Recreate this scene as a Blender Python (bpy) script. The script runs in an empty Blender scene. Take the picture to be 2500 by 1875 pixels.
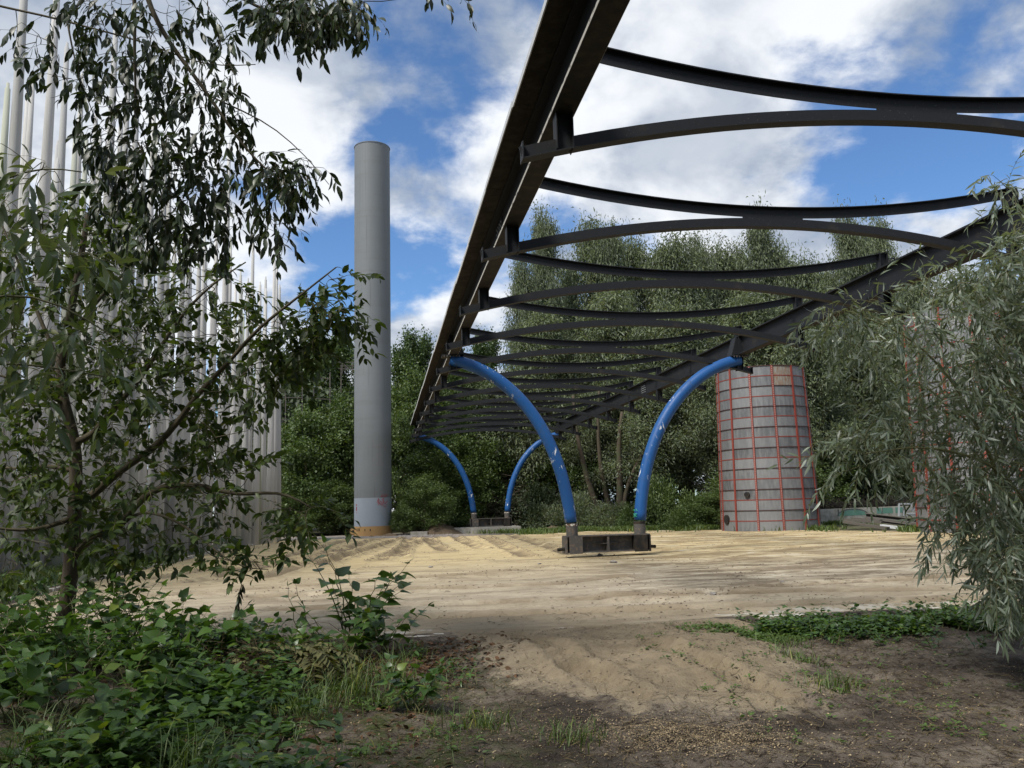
import bpy, math, random
import numpy as np
from mathutils import Vector, Matrix

R = math.radians
rng = np.random.default_rng(7)
random.seed(7)
scene = bpy.context.scene
C = scene.collection

# ------------------------------------------------------------------ camera
F_PX, PITCH, ROLL, YAW = 2000.5, 0.1437, -0.027, 0.1567      # focal length in pixels of a 2500 px wide picture
cy_, sy_ = math.cos(YAW), math.sin(YAW)
FWD = np.array([sy_*math.cos(PITCH), cy_*math.cos(PITCH), math.sin(PITCH)])
RGT0 = np.array([cy_, -sy_, 0.0]); UP0 = np.cross(RGT0, FWD)
RGT = RGT0*math.cos(ROLL) + UP0*math.sin(ROLL)
UPV = -RGT0*math.sin(ROLL) + UP0*math.cos(ROLL)
CAM = np.array([0.0, 0.0, 1.6])
cd = bpy.data.cameras.new('camera'); cam = bpy.data.objects.new('camera', cd); C.objects.link(cam)
cd.sensor_fit = 'HORIZONTAL'; cd.sensor_width = 36.0; cd.lens = 36.0*F_PX/2500.0
cd.clip_start = 0.05; cd.clip_end = 3000.0
m = Matrix(((RGT[0], UPV[0], -FWD[0], CAM[0]), (RGT[1], UPV[1], -FWD[1], CAM[1]), (RGT[2], UPV[2], -FWD[2], CAM[2]), (0, 0, 0, 1)))
cam.matrix_world = m
scene.camera = cam

def ray(x, y): return FWD + RGT*(x-1250)/F_PX - UPV*(y-937.5)/F_PX
def gnd(x, y, z=0.0):
    d = ray(x, y); return CAM + d*(z-1.6)/d[2]
def at_y(x, y, Y):
    d = ray(x, y); return CAM + d*Y/d[1]
def at_d(x, y, D): return CAM + ray(x, y)*D
K = 2500/2212.0                                             # survey sheet to photo pixels

# ------------------------------------------------------------------ world, sun, exposure
SUN_EL, SUN_AZ = R(50), R(-128)                              # azimuth from +Y towards +X
world = bpy.data.worlds.new('World'); scene.world = world; world.use_nodes = True
nt = world.node_tree; N = nt.nodes; L = nt.links; N.clear()
def nd(nt, typ, **kw):
    n = nt.nodes.new(typ)
    for k, v in kw.items():
        if k == 'ins':
            for kk, vv in v.items(): n.inputs[kk].default_value = vv
        else: setattr(n, k, v)
    return n
def mth(nt, op, a, b=None, c=None, clamp=False):
    n = nt.nodes.new('ShaderNodeMath'); n.operation = op; n.use_clamp = clamp
    for i, v in enumerate((a, b, c)):
        if v is None: continue
        if hasattr(v, 'is_output') or hasattr(v, 'links'): nt.links.new(v, n.inputs[i])
        else: n.inputs[i].default_value = v
    return n.outputs[0]
def smooth(nt, v, a, b, lo=0.0, hi=1.0):
    n = nt.nodes.new('ShaderNodeMapRange'); n.interpolation_type = 'SMOOTHSTEP'
    nt.links.new(v, n.inputs[0]); n.inputs[1].default_value = a; n.inputs[2].default_value = b
    n.inputs[3].default_value = lo; n.inputs[4].default_value = hi
    return n.outputs[0]
def mixc(nt, f, a, b):
    n = nt.nodes.new('ShaderNodeMix'); n.data_type = 'RGBA'
    for s, v in ((n.inputs[0], f), (n.inputs[6], a), (n.inputs[7], b)):
        if hasattr(v, 'links'): nt.links.new(v, s)
        elif isinstance(v, (int, float)): s.default_value = v
        else: s.default_value = (*v, 1) if len(v) == 3 else v
    return n.outputs[2]

sky = nd(nt, 'ShaderNodeTexSky', sky_type='NISHITA', sun_disc=False, sun_elevation=SUN_EL, sun_rotation=SUN_AZ)
sky.air_density = 1.0; sky.dust_density = 0.3; sky.ozone_density = 2.5
tc = nd(nt, 'ShaderNodeTexCoord')
sep = nd(nt, 'ShaderNodeSeparateXYZ'); L.new(tc.outputs['Generated'], sep.inputs[0])
zz = mth(nt, 'ADD', mth(nt, 'MAXIMUM', sep.outputs[2], 0.0), 0.42)
px = mth(nt, 'DIVIDE', sep.outputs[0], zz); py = mth(nt, 'DIVIDE', sep.outputs[1], zz)
cmb = nd(nt, 'ShaderNodeCombineXYZ'); L.new(px, cmb.inputs[0]); L.new(py, cmb.inputs[1])
n1 = nd(nt, 'ShaderNodeTexNoise', ins={'Scale': 3.9, 'Detail': 14.0, 'Roughness': 0.58, 'Distortion': 0.12}); L.new(cmb.outputs[0], n1.inputs['Vector'])
n2 = nd(nt, 'ShaderNodeTexNoise', ins={'Scale': 4.2, 'Detail': 9.0, 'Roughness': 0.55, 'Distortion': 0.2}); 
mp = nd(nt, 'ShaderNodeMapping'); mp.inputs['Location'].default_value = (4.3, 1.7, 2.0); L.new(cmb.outputs[0], mp.inputs[0]); L.new(mp.outputs[0], n2.inputs['Vector'])
dens = mth(nt, 'MULTIPLY_ADD', n1.outputs['Fac'], 1.35, -.135)
# gaps (negative) and banks (positive) of cloud, each at its direction in the sky: x, y (photo px), radius, amount
SKYB = [(1010, 150, .085, -.20), (960, 300, .07, -.16), (1110, 260, .06, -.10), (880, 60, .05, -.1), (1200, 130, .05, .03), (700, 560, .10, -.20), (850, 590, .09, -.20), (1000, 560, .09, -.16),
        (1080, 640, .06, -.12), (1300, 545, .06, -.10), (1450, 440, .05, -.05), (2150, 460, .09, -.20), (2300, 430, .09, -.20), (2030, 470, .06, -.14), (2440, 60, .06, -.12), (1950, 180, .05, -.12),
        (1880, 150, .04, -.08), (2420, 470, .08, -.16), (1230, 720, .05, -.1), (1330, 620, .06, -.06),
        (560, 320, .16, .14), (700, 180, .12, .13), (800, 430, .07, .10), (1080, 450, .10, .14), (900, 330, .03, .04), (1500, 100, .18, .12), (1700, 380, .14, .14), (2000, 370, .12, .12), (2250, 260, .14, .12), (800, 720, .09, .12), (1000, 760, .08, .14), (300, 500, .16, .14), (2100, 40, .1, .06), (1300, 350, .1, .06), (2200, 620, .06, .1)]
for (sx, sy, rad, amt) in SKYB:
    d = ray(sx, sy); d = d/np.linalg.norm(d)
    vd = nd(nt, 'ShaderNodeVectorMath', operation='DISTANCE'); L.new(tc.outputs['Generated'], vd.inputs[0]); vd.inputs[1].default_value = tuple(d)
    dens = mth(nt, 'ADD', dens, smooth(nt, vd.outputs['Value'], 0.0, rad*1.7, amt*.70, 0.0))
cov = smooth(nt, dens, 0.37, 0.61)
shade = smooth(nt, n2.outputs['Fac'], 0.38, 0.60)
ccol = mixc(nt, shade, (0.33, 0.40, 0.52), (0.93, 0.96, 1.0))
thick = smooth(nt, dens, 0.50, 0.80)
ccol2 = mixc(nt, mth(nt, 'MULTIPLY', thick, 0.45), ccol, (0.84, 0.87, 0.92))
tint = nd(nt, 'ShaderNodeMix', data_type='RGBA', blend_type='MULTIPLY'); tint.inputs[0].default_value = 1.0
L.new(sky.outputs[0], tint.inputs[6]); tint.inputs[7].default_value = (0.60, 0.79, 0.98, 1)
bg1 = nd(nt, 'ShaderNodeBackground', ins={'Strength': 0.088}); L.new(tint.outputs[2], bg1.inputs[0])
bg2 = nd(nt, 'ShaderNodeBackground', ins={'Strength': 0.60}); L.new(ccol2, bg2.inputs[0])
mx = nd(nt, 'ShaderNodeMixShader'); L.new(cov, mx.inputs[0]); L.new(bg1.outputs[0], mx.inputs[1]); L.new(bg2.outputs[0], mx.inputs[2])
wo = nd(nt, 'ShaderNodeOutputWorld'); L.new(mx.outputs[0], wo.inputs[0])

sl = bpy.data.lights.new('sun', 'SUN'); sl.energy = 2.9; sl.angle = R(15); sl.color = (1.0, 0.955, 0.88)
so = bpy.data.objects.new('sun', sl); C.objects.link(so)
sd = Vector((math.sin(SUN_AZ)*math.cos(SUN_EL), math.cos(SUN_AZ)*math.cos(SUN_EL), math.sin(SUN_EL)))
so.rotation_euler = sd.to_track_quat('Z', 'Y').to_euler(); so.location = (-20, 10, 60)
vs = scene.view_settings
vs.view_transform = 'Standard'; vs.look = 'None'; vs.exposure = 0.82; vs.gamma = 1.0; vs.use_curve_mapping = False

# ------------------------------------------------------------------ materials
def mat(name, build):
    m_ = bpy.data.materials.new(name); m_.use_nodes = True
    nt = m_.node_tree; nt.nodes.clear()
    out = nt.nodes.new('ShaderNodeOutputMaterial')
    build(nt, out); return m_
def noise(nt, scale, detail=4, rough=.55, vec=None, obj=False, dist=0.0):
    n = nd(nt, 'ShaderNodeTexNoise', ins={'Scale': scale, 'Detail': detail, 'Roughness': rough, 'Distortion': dist})
    if vec is None:
        g = nt.nodes.new('ShaderNodeTexCoord'); vec = g.outputs['Object']
    nt.links.new(vec, n.inputs['Vector']); return n.outputs['Fac']
def stretched(nt, sc, coord='Object'):
    g = nt.nodes.new('ShaderNodeTexCoord'); mpn = nt.nodes.new('ShaderNodeMapping'); mpn.inputs['Scale'].default_value = sc
    nt.links.new(g.outputs[coord], mpn.inputs[0]); return mpn.outputs[0]
def surf(nt, out, col, rough=.8, metal=0.0, bump=None, bs=.3, bd=.02, spec=.5):
    p = nd(nt, 'ShaderNodeBsdfPrincipled'); p.inputs['Metallic'].default_value = metal
    p.inputs['Specular IOR Level'].default_value = spec
    for s, v in ((p.inputs['Base Color'], col), (p.inputs['Roughness'], rough)):
        if hasattr(v, 'links'): nt.links.new(v, s)
        elif isinstance(v, (int, float)): s.default_value = v
        else: s.default_value = (*v, 1)
    if bump is not None:
        b = nd(nt, 'ShaderNodeBump', ins={'Strength': bs, 'Distance': bd}); nt.links.new(bump, b.inputs['Height']); nt.links.new(b.outputs[0], p.inputs['Normal'])
    nt.links.new(p.outputs[0], out.inputs[0]); return p
def attr(nt, name):
    a = nt.nodes.new('ShaderNodeAttribute'); a.attribute_name = name; return a.outputs['Fac']
def objrand(nt):
    return nt.nodes.new('ShaderNodeObjectInfo').outputs['Random']

def leafmat(name, c_dark, c_light, trans=.3, rough=.5, spec=.4, yellow=0.0, use_obj=False, back=None):
    def b(nt, out):
        t = attr(nt, 'tint')
        if use_obj: t = mth(nt, 'FRACT', mth(nt, 'ADD', mth(nt, 'MULTIPLY', objrand(nt), 7.31), t))
        col = mixc(nt, t, c_dark, c_light)
        if yellow: col = mixc(nt, smooth(nt, t, 1-yellow, 1.0), col, (c_light[0]*1.9, c_light[1]*1.35, c_light[2]*.7))
        if back:
            gm = nt.nodes.new('ShaderNodeNewGeometry'); col = mixc(nt, mth(nt, 'MULTIPLY', gm.outputs['Backfacing'], .75), col, back)
        p = nd(nt, 'ShaderNodeBsdfPrincipled'); p.inputs['Roughness'].default_value = rough; p.inputs['Specular IOR Level'].default_value = spec
        nt.links.new(col, p.inputs['Base Color'])
        tr = nt.nodes.new('ShaderNodeBsdfTranslucent')
        tcol = nd(nt, 'ShaderNodeMix', data_type='RGBA', blend_type='MULTIPLY'); tcol.inputs[0].default_value = 1
        nt.links.new(col, tcol.inputs[6]); tcol.inputs[7].default_value = (1.5, 1.5, .5, 1); nt.links.new(tcol.outputs[2], tr.inputs[0])
        ms = nt.nodes.new('ShaderNodeMixShader'); ms.inputs[0].default_value = trans
        nt.links.new(p.outputs[0], ms.inputs[1]); nt.links.new(tr.outputs[0], ms.inputs[2]); nt.links.new(ms.outputs[0], out.inputs[0])
    return mat(name, b)

M = {}
M['leaf_willow_far'] = leafmat('willow_foliage_far', (.07, .098, .045), (.18, .215, .115), .28, .5, .4, back=(.15, .175, .14))
M['leaf_poplar_far'] = leafmat('poplar_foliage_far', (.04, .072, .028), (.105, .15, .055), .25, .45)
M['leaf_broad_far'] = leafmat('broadleaf_foliage_far', (.040, .070, .022), (.105, .150, .045), .28, .5)
M['leaf_bush_far'] = leafmat('bush_foliage_far', (.045, .075, .025), (.12, .165, .055), .25, .5)
M['leaf_dark_far'] = leafmat('wood_foliage_far', (.025, .038, .018), (.06, .082, .04), .2, .55)
M['leaf_elm'] = leafmat('cherry_foliage', (.022, .038, .012), (.062, .092, .024), .40, .5, .35, yellow=.03, use_obj=True)
M['leaf_hang'] = leafmat('hanging_foliage', (.016, .026, .010), (.036, .056, .018), .18, .42, .4, use_obj=True)
M['leaf_sallow'] = leafmat('sallow_foliage', (.035, .06, .02), (.08, .12, .035), .3, .35, .5, yellow=.04, use_obj=True, back=(.13, .16, .11))
M['leaf_willow'] = leafmat('willow_foliage', (.065, .09, .055), (.145, .18, .12), .25, .4, .5, use_obj=True, back=(.25, .29, .25))
M['leaf_knot'] = leafmat('knotweed_foliage', (.03, .065, .015), (.075, .14, .030), .30, .38, .5, yellow=.05, use_obj=True)
M['leaf_weed'] = leafmat('weed_foliage', (.045, .08, .02), (.11, .18, .04), .3, .5, .4, yellow=.04)
M['grass'] = leafmat('grass_blades', (.05, .085, .02), (.12, .17, .05), .3, .5, .4, yellow=.06)
M['dead'] = leafmat('dead_fronds', (.05, .035, .02), (.16, .12, .06), .15, .8, .2)
def _bark(nt, out):
    v = stretched(nt, (6, 6, 1.2)); n = noise(nt, 3.0, 8, .65, v); g = noise(nt, 1.2, 3)
    c = mixc(nt, n, (.035, .028, .02), (.11, .09, .065)); c = mixc(nt, smooth(nt, g, .5, .75), c, (.06, .075, .035))
    surf(nt, out, c, .9, bump=n, bs=.8, bd=.02, spec=.2)
M['bark'] = mat('bark', _bark)
def _twig(nt, out):
    n = noise(nt, 9.0, 3); surf(nt, out, mixc(nt, n, (.04, .032, .02), (.10, .085, .05)), .8, spec=.3)
M['twig'] = mat('twig_bark', _twig)
def _gtwig(nt, out):
    n = noise(nt, 9.0, 3); surf(nt, out, mixc(nt, n, (.07, .09, .03), (.14, .12, .06)), .6, spec=.3)
M['stem'] = mat('green_stem', _gtwig)
def _steel(nt, out):
    n = noise(nt, 2.5, 6); n2_ = noise(nt, 22, 5, .6); rr = smooth(nt, n, .58, .72)
    c = mixc(nt, n2_, (.007, .008, .0095), (.016, .0175, .020)); c = mixc(nt, mth(nt, 'MULTIPLY', rr, .35), c, (.05, .037, .027))
    sp = smooth(nt, noise(nt, 55, 2), .71, .75); c = mixc(nt, mth(nt, 'MULTIPLY', sp, .5), c, (.3, .29, .27))
    surf(nt, out, c, .6, bump=n2_, bs=.2, bd=.004, spec=.28)
M['steel'] = mat('dark_painted_steel', _steel)
def _under(nt, out):
    n = noise(nt, 6, 6, .6); c = mixc(nt, smooth(nt, n, .4, .7), (.012, .011, .010), (.034, .025, .016)); surf(nt, out, c, .8, bump=n, bs=.2, bd=.004, spec=.3)
M['rusty'] = mat('rusty_steel', _under)
def _edge(nt, out):
    n = noise(nt, 7, 8, .65, stretched(nt, (4, 1, 4))); c = mixc(nt, smooth(nt, n, .56, .62), (.42, .40, .36), (.05, .05, .05)); surf(nt, out, c, .75, spec=.3)
M['worn_skylit_edge'] = mat('worn_skylit_flange_paint', _edge)  # worn paint, with the skylight on the flange edge put into its pale colour
def _board(nt, out):
    n = noise(nt, 5, 8, .65); c = mixc(nt, smooth(nt, n, .35, .7), (.025, .021, .017), (.055, .046, .036)); surf(nt, out, c, .9, bump=n, bs=.3, bd=.005, spec=.2)
M['board'] = mat('weathered_board', _board)
def _blue(nt, out):
    n = noise(nt, 1.6, 4); c = mixc(nt, n, (.008, .060, .20), (.013, .085, .26))
    v = stretched(nt, (1, 1, .28)); a = noise(nt, 8.5, 8, .62, v, dist=.6)
    chips = smooth(nt, a, .615, .635); sel = smooth(nt, noise(nt, 1.1, 2), .46, .60)
    f = mth(nt, 'MULTIPLY', chips, sel)
    c = mixc(nt, f, c, (.62, .64, .64))
    grime = smooth(nt, noise(nt, 3.2, 6, .6), .52, .75)
    c = mixc(nt, mth(nt, 'MULTIPLY', grime, .55), c, (.03, .05, .09))
    surf(nt, out, c, mth(nt, 'ADD', mth(nt, 'MULTIPLY', grime, .25), .48), spec=.32)
M['blue'] = mat('chipped_blue_paint', _blue)
def _sock(nt, out):
    n = noise(nt, 9, 6, .6); c = mixc(nt, smooth(nt, n, .5, .62), (.075, .07, .065), (.13, .10, .075)); surf(nt, out, c, .75, bump=n, bs=.2, bd=.004, spec=.3)
M['socket'] = mat('brown_grey_steel', _sock)
def _prim(nt, out):
    n = noise(nt, 12, 6, .6); c = mixc(nt, smooth(nt, n, .47, .53), (.55, .52, .46), (.10, .06, .04)); surf(nt, out, c, .8, spec=.3)
M['primer'] = mat('flaking_white_primer', _prim)
def _chim(nt, out):
    n = noise(nt, .5, 6, .6); v = stretched(nt, (.15, .15, 2.2)); band = noise(nt, 1.0, 5, .6, v); st = noise(nt, 3.0, 5, .6, stretched(nt, (3, 3, .08)))
    c = mixc(nt, n, (.125, .137, .145), (.165, .178, .186)); c = mixc(nt, mth(nt, 'MULTIPLY', smooth(nt, band, .5, .7), .35), c, (.125, .122, .112))
    c = mixc(nt, mth(nt, 'MULTIPLY', smooth(nt, st, .55, .75), .5), c, (.085, .085, .08))
    surf(nt, out, c, .6, bump=noise(nt, 40, 3), bs=.05, bd=.004, spec=.35)
M['tower'] = mat('grey_weathered_tower_paint', _chim)
def _chim2(nt, out):
    n = noise(nt, 1.5, 6, .6); sp = smooth(nt, noise(nt, 5, 6, .65, stretched(nt, (2, 2, .6))), .62, .7); c = mixc(nt, n, (.22, .255, .295), (.26, .295, .335)); c = mixc(nt, mth(nt, 'MULTIPLY', sp, .4), c, (.2, .21, .22))
    surf(nt, out, c, .55, spec=.35)
M['tower_low'] = mat('pale_blue_grey_paint', _chim2)
def _yel(nt, out):
    n = noise(nt, 3, 6, .6); c = mixc(nt, n, (.30, .18, .07), (.40, .25, .11)); surf(nt, out, c, .7, spec=.3)
M['yellow'] = mat('ochre_yellow_paint', _yel)
def flat(name, col, rough=.7, metal=0, n=0.0):
    def b(nt, out):
        k = noise(nt, 6, 5, .6); c = mixc(nt, k, tuple(x*(1-n) for x in col), tuple(min(1, x*(1+n)) for x in col)); surf(nt, out, c, rough, metal)
    return mat(name, b)
M['red_paint'] = flat('red_spray_paint', (.30, .012, .02), .6)
M['green_paint'] = flat('green_spray_paint', (.02, .30, .16), .6)
M['black'] = flat('black_slot', (.008, .008, .008), .9)
def _pole(nt, out):
    r_ = objrand(nt)
    n = noise(nt, 1.2, 8, .62, stretched(nt, (4, 4, .35))); sp = noise(nt, 26, 6, .65)
    base = mixc(nt, r_, (.33, .33, .325), (.50, .49, .475))
    c = mixc(nt, smooth(nt, n, .45, .8), base, (.34, .33, .29)); c = mixc(nt, mth(nt, 'MULTIPLY', smooth(nt, sp, .6, .72), .4), c, (.16, .155, .14))
    al = smooth(nt, mth(nt, 'FRACT', mth(nt, 'MULTIPLY', r_, 9.7)), .82, .95)
    c = mixc(nt, mth(nt, 'MULTIPLY', al, .55), c, (.30, .34, .20))
    surf(nt, out, c, .92, bump=sp, bs=.2, bd=.006, spec=.12)
M['pole'] = mat('weathered_concrete_pole', _pole)
def _panel(nt, out):
    r_ = objrand(nt); w = nd(nt, 'ShaderNodeTexWave', wave_type='BANDS', bands_direction='Y', ins={'Scale': 5.5, 'Distortion': .6, 'Detail': 2.0})
    g = nt.nodes.new('ShaderNodeTexCoord'); nt.links.new(g.outputs['Object'], w.inputs[0])
    n = noise(nt, 2.4, 8, .65, stretched(nt, (1.5, 2.5, .6))); st = noise(nt, 5, 6, .6, stretched(nt, (1, 7, .35)))
    base = mixc(nt, r_, (.075, .078, .083), (.145, .15, .155)); c = mixc(nt, smooth(nt, n, .35, .75), base, (.185, .19, .192))
    c = mixc(nt, mth(nt, 'MULTIPLY', smooth(nt, st, .52, .7), .35), c, (.11, .11, .11))
    c = mixc(nt, mth(nt, 'MULTIPLY', mth(nt, 'MULTIPLY', w.outputs['Fac'], .22), r_), c, (.42, .42, .41))
    surf(nt, out, c, .55, .25, bump=w.outputs['Fac'], bs=.15, bd=.01)
M['panel'] = mat('galvanised_sheet', _panel)
def _rustpanel(nt, out):
    st = noise(nt, 4, 7, .65, stretched(nt, (1, 6, .6))); c = mixc(nt, smooth(nt, st, .40, .62), (.22, .22, .20), (.17, .085, .035)); surf(nt, out, c, .7, .1)
M['rust_panel'] = mat('rust_stained_sheet', _rustpanel)
def _redst(nt, out):
    n = noise(nt, 8, 6, .6); c = mixc(nt, n, (.13, .024, .018), (.25, .05, .032)); surf(nt, out, c, .7, bump=n, bs=.2, bd=.004, spec=.3)
M['red_steel'] = mat('oxide_red_steel', _redst)
M['dark_red'] = flat('dark_red_steel', (.05, .018, .016), .7, n=.3)
M['bolt'] = flat('pale_bolt_heads', (.40, .34, .31), .5)
def _conc(nt, out):
    n = noise(nt, 3, 8, .65); s = noise(nt, 40, 3); c = mixc(nt, smooth(nt, n, .3, .7), (.24, .225, .19), (.40, .385, .345)); c = mixc(nt, mth(nt, 'MULTIPLY', smooth(nt, noise(nt, 1.3, 6), .5, .7), .4), c, (.14, .135, .10))
    surf(nt, out, c, .9, bump=s, bs=.3, bd=.004, spec=.2)
M['concrete'] = mat('weathered_concrete', _conc)
def _conw(nt, out):
    n = noise(nt, 4, 8, .7); c = mixc(nt, smooth(nt, noise(nt, 6, 8, .75), .46, .58), (.21, .175, .125), (.58, .56, .51)); surf(nt, out, c, .9, bump=n, bs=.4, bd=.01, spec=.2)
M['kerb'] = mat('chalky_kerb_concrete', _conw)
M['mural'] = flat('faded_green_mural_paint', (.10, .22, .17), .8, n=.25)
M['mural_dark'] = flat('dark_mural_outline', (.07, .085, .085), .8, n=.2)
M['galv'] = flat('galvanised_tube', (.42, .44, .46), .45, .3, n=.15)
def _timber(nt, out):
    n = noise(nt, 4, 8, .65, stretched(nt, (1, 8, 8))); c = mixc(nt, n, (.035, .032, .028), (.15, .135, .115)); surf(nt, out, c, .9, bump=n, bs=.6, bd=.008, spec=.2)
M['timber'] = mat('weathered_dark_timber', _timber)
M['pale_beam'] = flat('pale_grey_beam', (.48, .49, .50), .6, n=.25)
M['rust_bar'] = flat('rusty_bar', (.20, .09, .05), .8, n=.3)

def _ground(nt, out):
    g = nt.nodes.new('ShaderNodeTexCoord'); P = g.outputs['Object']
    def nz(s, d=6, r=.6, sc=None, dist=0.0):
        v = P
        if sc:
            mpn = nt.nodes.new('ShaderNodeMapping'); mpn.inputs['Scale'].default_value = sc; mpn.inputs['Rotation'].default_value = (0, 0, R(4)); nt.links.new(P, mpn.inputs[0]); v = mpn.outputs[0]
        return noise(nt, s, d, r, v, dist=dist)
    sand = attr(nt, 'sand'); track = attr(nt, 'track'); chalk = attr(nt, 'chalk'); yel = attr(nt, 'yellow'); green = attr(nt, 'green'); grav = attr(nt, 'gravel')
    big = nz(.16, 4); mid = nz(1.1, 7, .65); fine = nz(14, 8, .7); vfine = nz(70, 4, .7); streak = nz(1.5, 10, .74, (.45, 1.5, 1), .8)
    s0 = mixc(nt, yel, (.43, .37, .275), (.55, .445, .255))
    s0 = mixc(nt, smooth(nt, streak, .36, .66), s0, mixc(nt, yel, (.285, .24, .175), (.43, .335, .18)))
    s0 = mixc(nt, mth(nt, 'MULTIPLY', smooth(nt, nz(.8, 12, .78, (.35, 1.1, 1), .5), .53, .60), .6), s0, (.20, .16, .11))
    rgh = attr(nt, 'rough')
    rf = nz(1.15, 12, .76, (.45, 1.0, 1), .5)
    s0 = mixc(nt, mth(nt, 'MULTIPLY', mth(nt, 'MULTIPLY', smooth(nt, rf, .485, .54), rgh), .85), s0, mixc(nt, yel, (.165, .13, .09), (.26, .19, .10)))
    s0 = mixc(nt, mth(nt, 'MULTIPLY', mth(nt, 'MULTIPLY', smooth(nt, rf, .45, .40), rgh), .75), s0, (.58, .52, .40))
    s0 = mixc(nt, mth(nt, 'MULTIPLY', smooth(nt, nz(9, 8, .75, (.5, 1.3, 1)), .56, .66), .45), s0, (.22, .175, .12))
    s0 = mixc(nt, mth(nt, 'MULTIPLY', smooth(nt, fine, .55, .72), .6), s0, (.18, .145, .10))
    s0 = mixc(nt, mth(nt, 'MULTIPLY', smooth(nt, nz(.9, 8, .7, (.5, 1.6, 1)), .6, .72), .5), s0, (.60, .565, .47))
    s0 = mixc(nt, mth(nt, 'MULTIPLY', track, .9), s0, (.19, .145, .09))
    s0 = mixc(nt, mth(nt, 'MULTIPLY', attr(nt, 'spur'), .95), s0, mixc(nt, smooth(nt, nz(2.2, 8, .7), .35, .68), (.185, .148, .098), (.265, .215, .145)))
    d0 = mixc(nt, smooth(nt, mid, .36, .64), (.046, .037, .030), (.195, .163, .128))
    d0 = mixc(nt, smooth(nt, nz(9, 10, .8), .50, .60), d0, (.035, .026, .02)); d0 = mixc(nt, mth(nt, 'MULTIPLY', smooth(nt, vfine, .58, .66), .6), d0, (.27, .22, .165))
    d0 = mixc(nt, mth(nt, 'MULTIPLY', green, smooth(nt, nz(5, 6), .4, .6)), d0, (.07, .085, .03))
    gr = mixc(nt, vfine, (.14, .115, .10), (.34, .30, .26))
    d0 = mixc(nt, grav, d0, gr)
    sm = smooth(nt, mth(nt, 'ADD', sand, mth(nt, 'MULTIPLY', mth(nt, 'SUBTRACT', nz(3.5, 10, .74), .5), 1.3)), .38, .62)
    c = mixc(nt, sm, d0, s0)
    ck = smooth(nt, mth(nt, 'ADD', chalk, mth(nt, 'MULTIPLY', mth(nt, 'SUBTRACT', nz(4, 8, .75), .5), 1.6)), .62, .78)
    c = mixc(nt, mth(nt, 'MULTIPLY', ck, .75), c, (.50, .475, .42))
    h = mth(nt, 'ADD', mth(nt, 'MULTIPLY', fine, .6), mth(nt, 'ADD', mth(nt, 'MULTIPLY', vfine, .25), mth(nt, 'MULTIPLY', streak, .8)))
    surf(nt, out, c, .95, bump=h, bs=1.0, bd=.06, spec=.15)
M['ground'] = mat('sand_and_dirt_ground', _ground)
M['clod'] = flat('soil_clods', (.13, .10, .075), .95, n=.4)
M['stone'] = flat('grey_stones', (.24, .22, .20), .9, n=.3)
M['chip'] = leafmat('wood_chips', (.10, .075, .05), (.42, .33, .20), .05, .85, .2)

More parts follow.
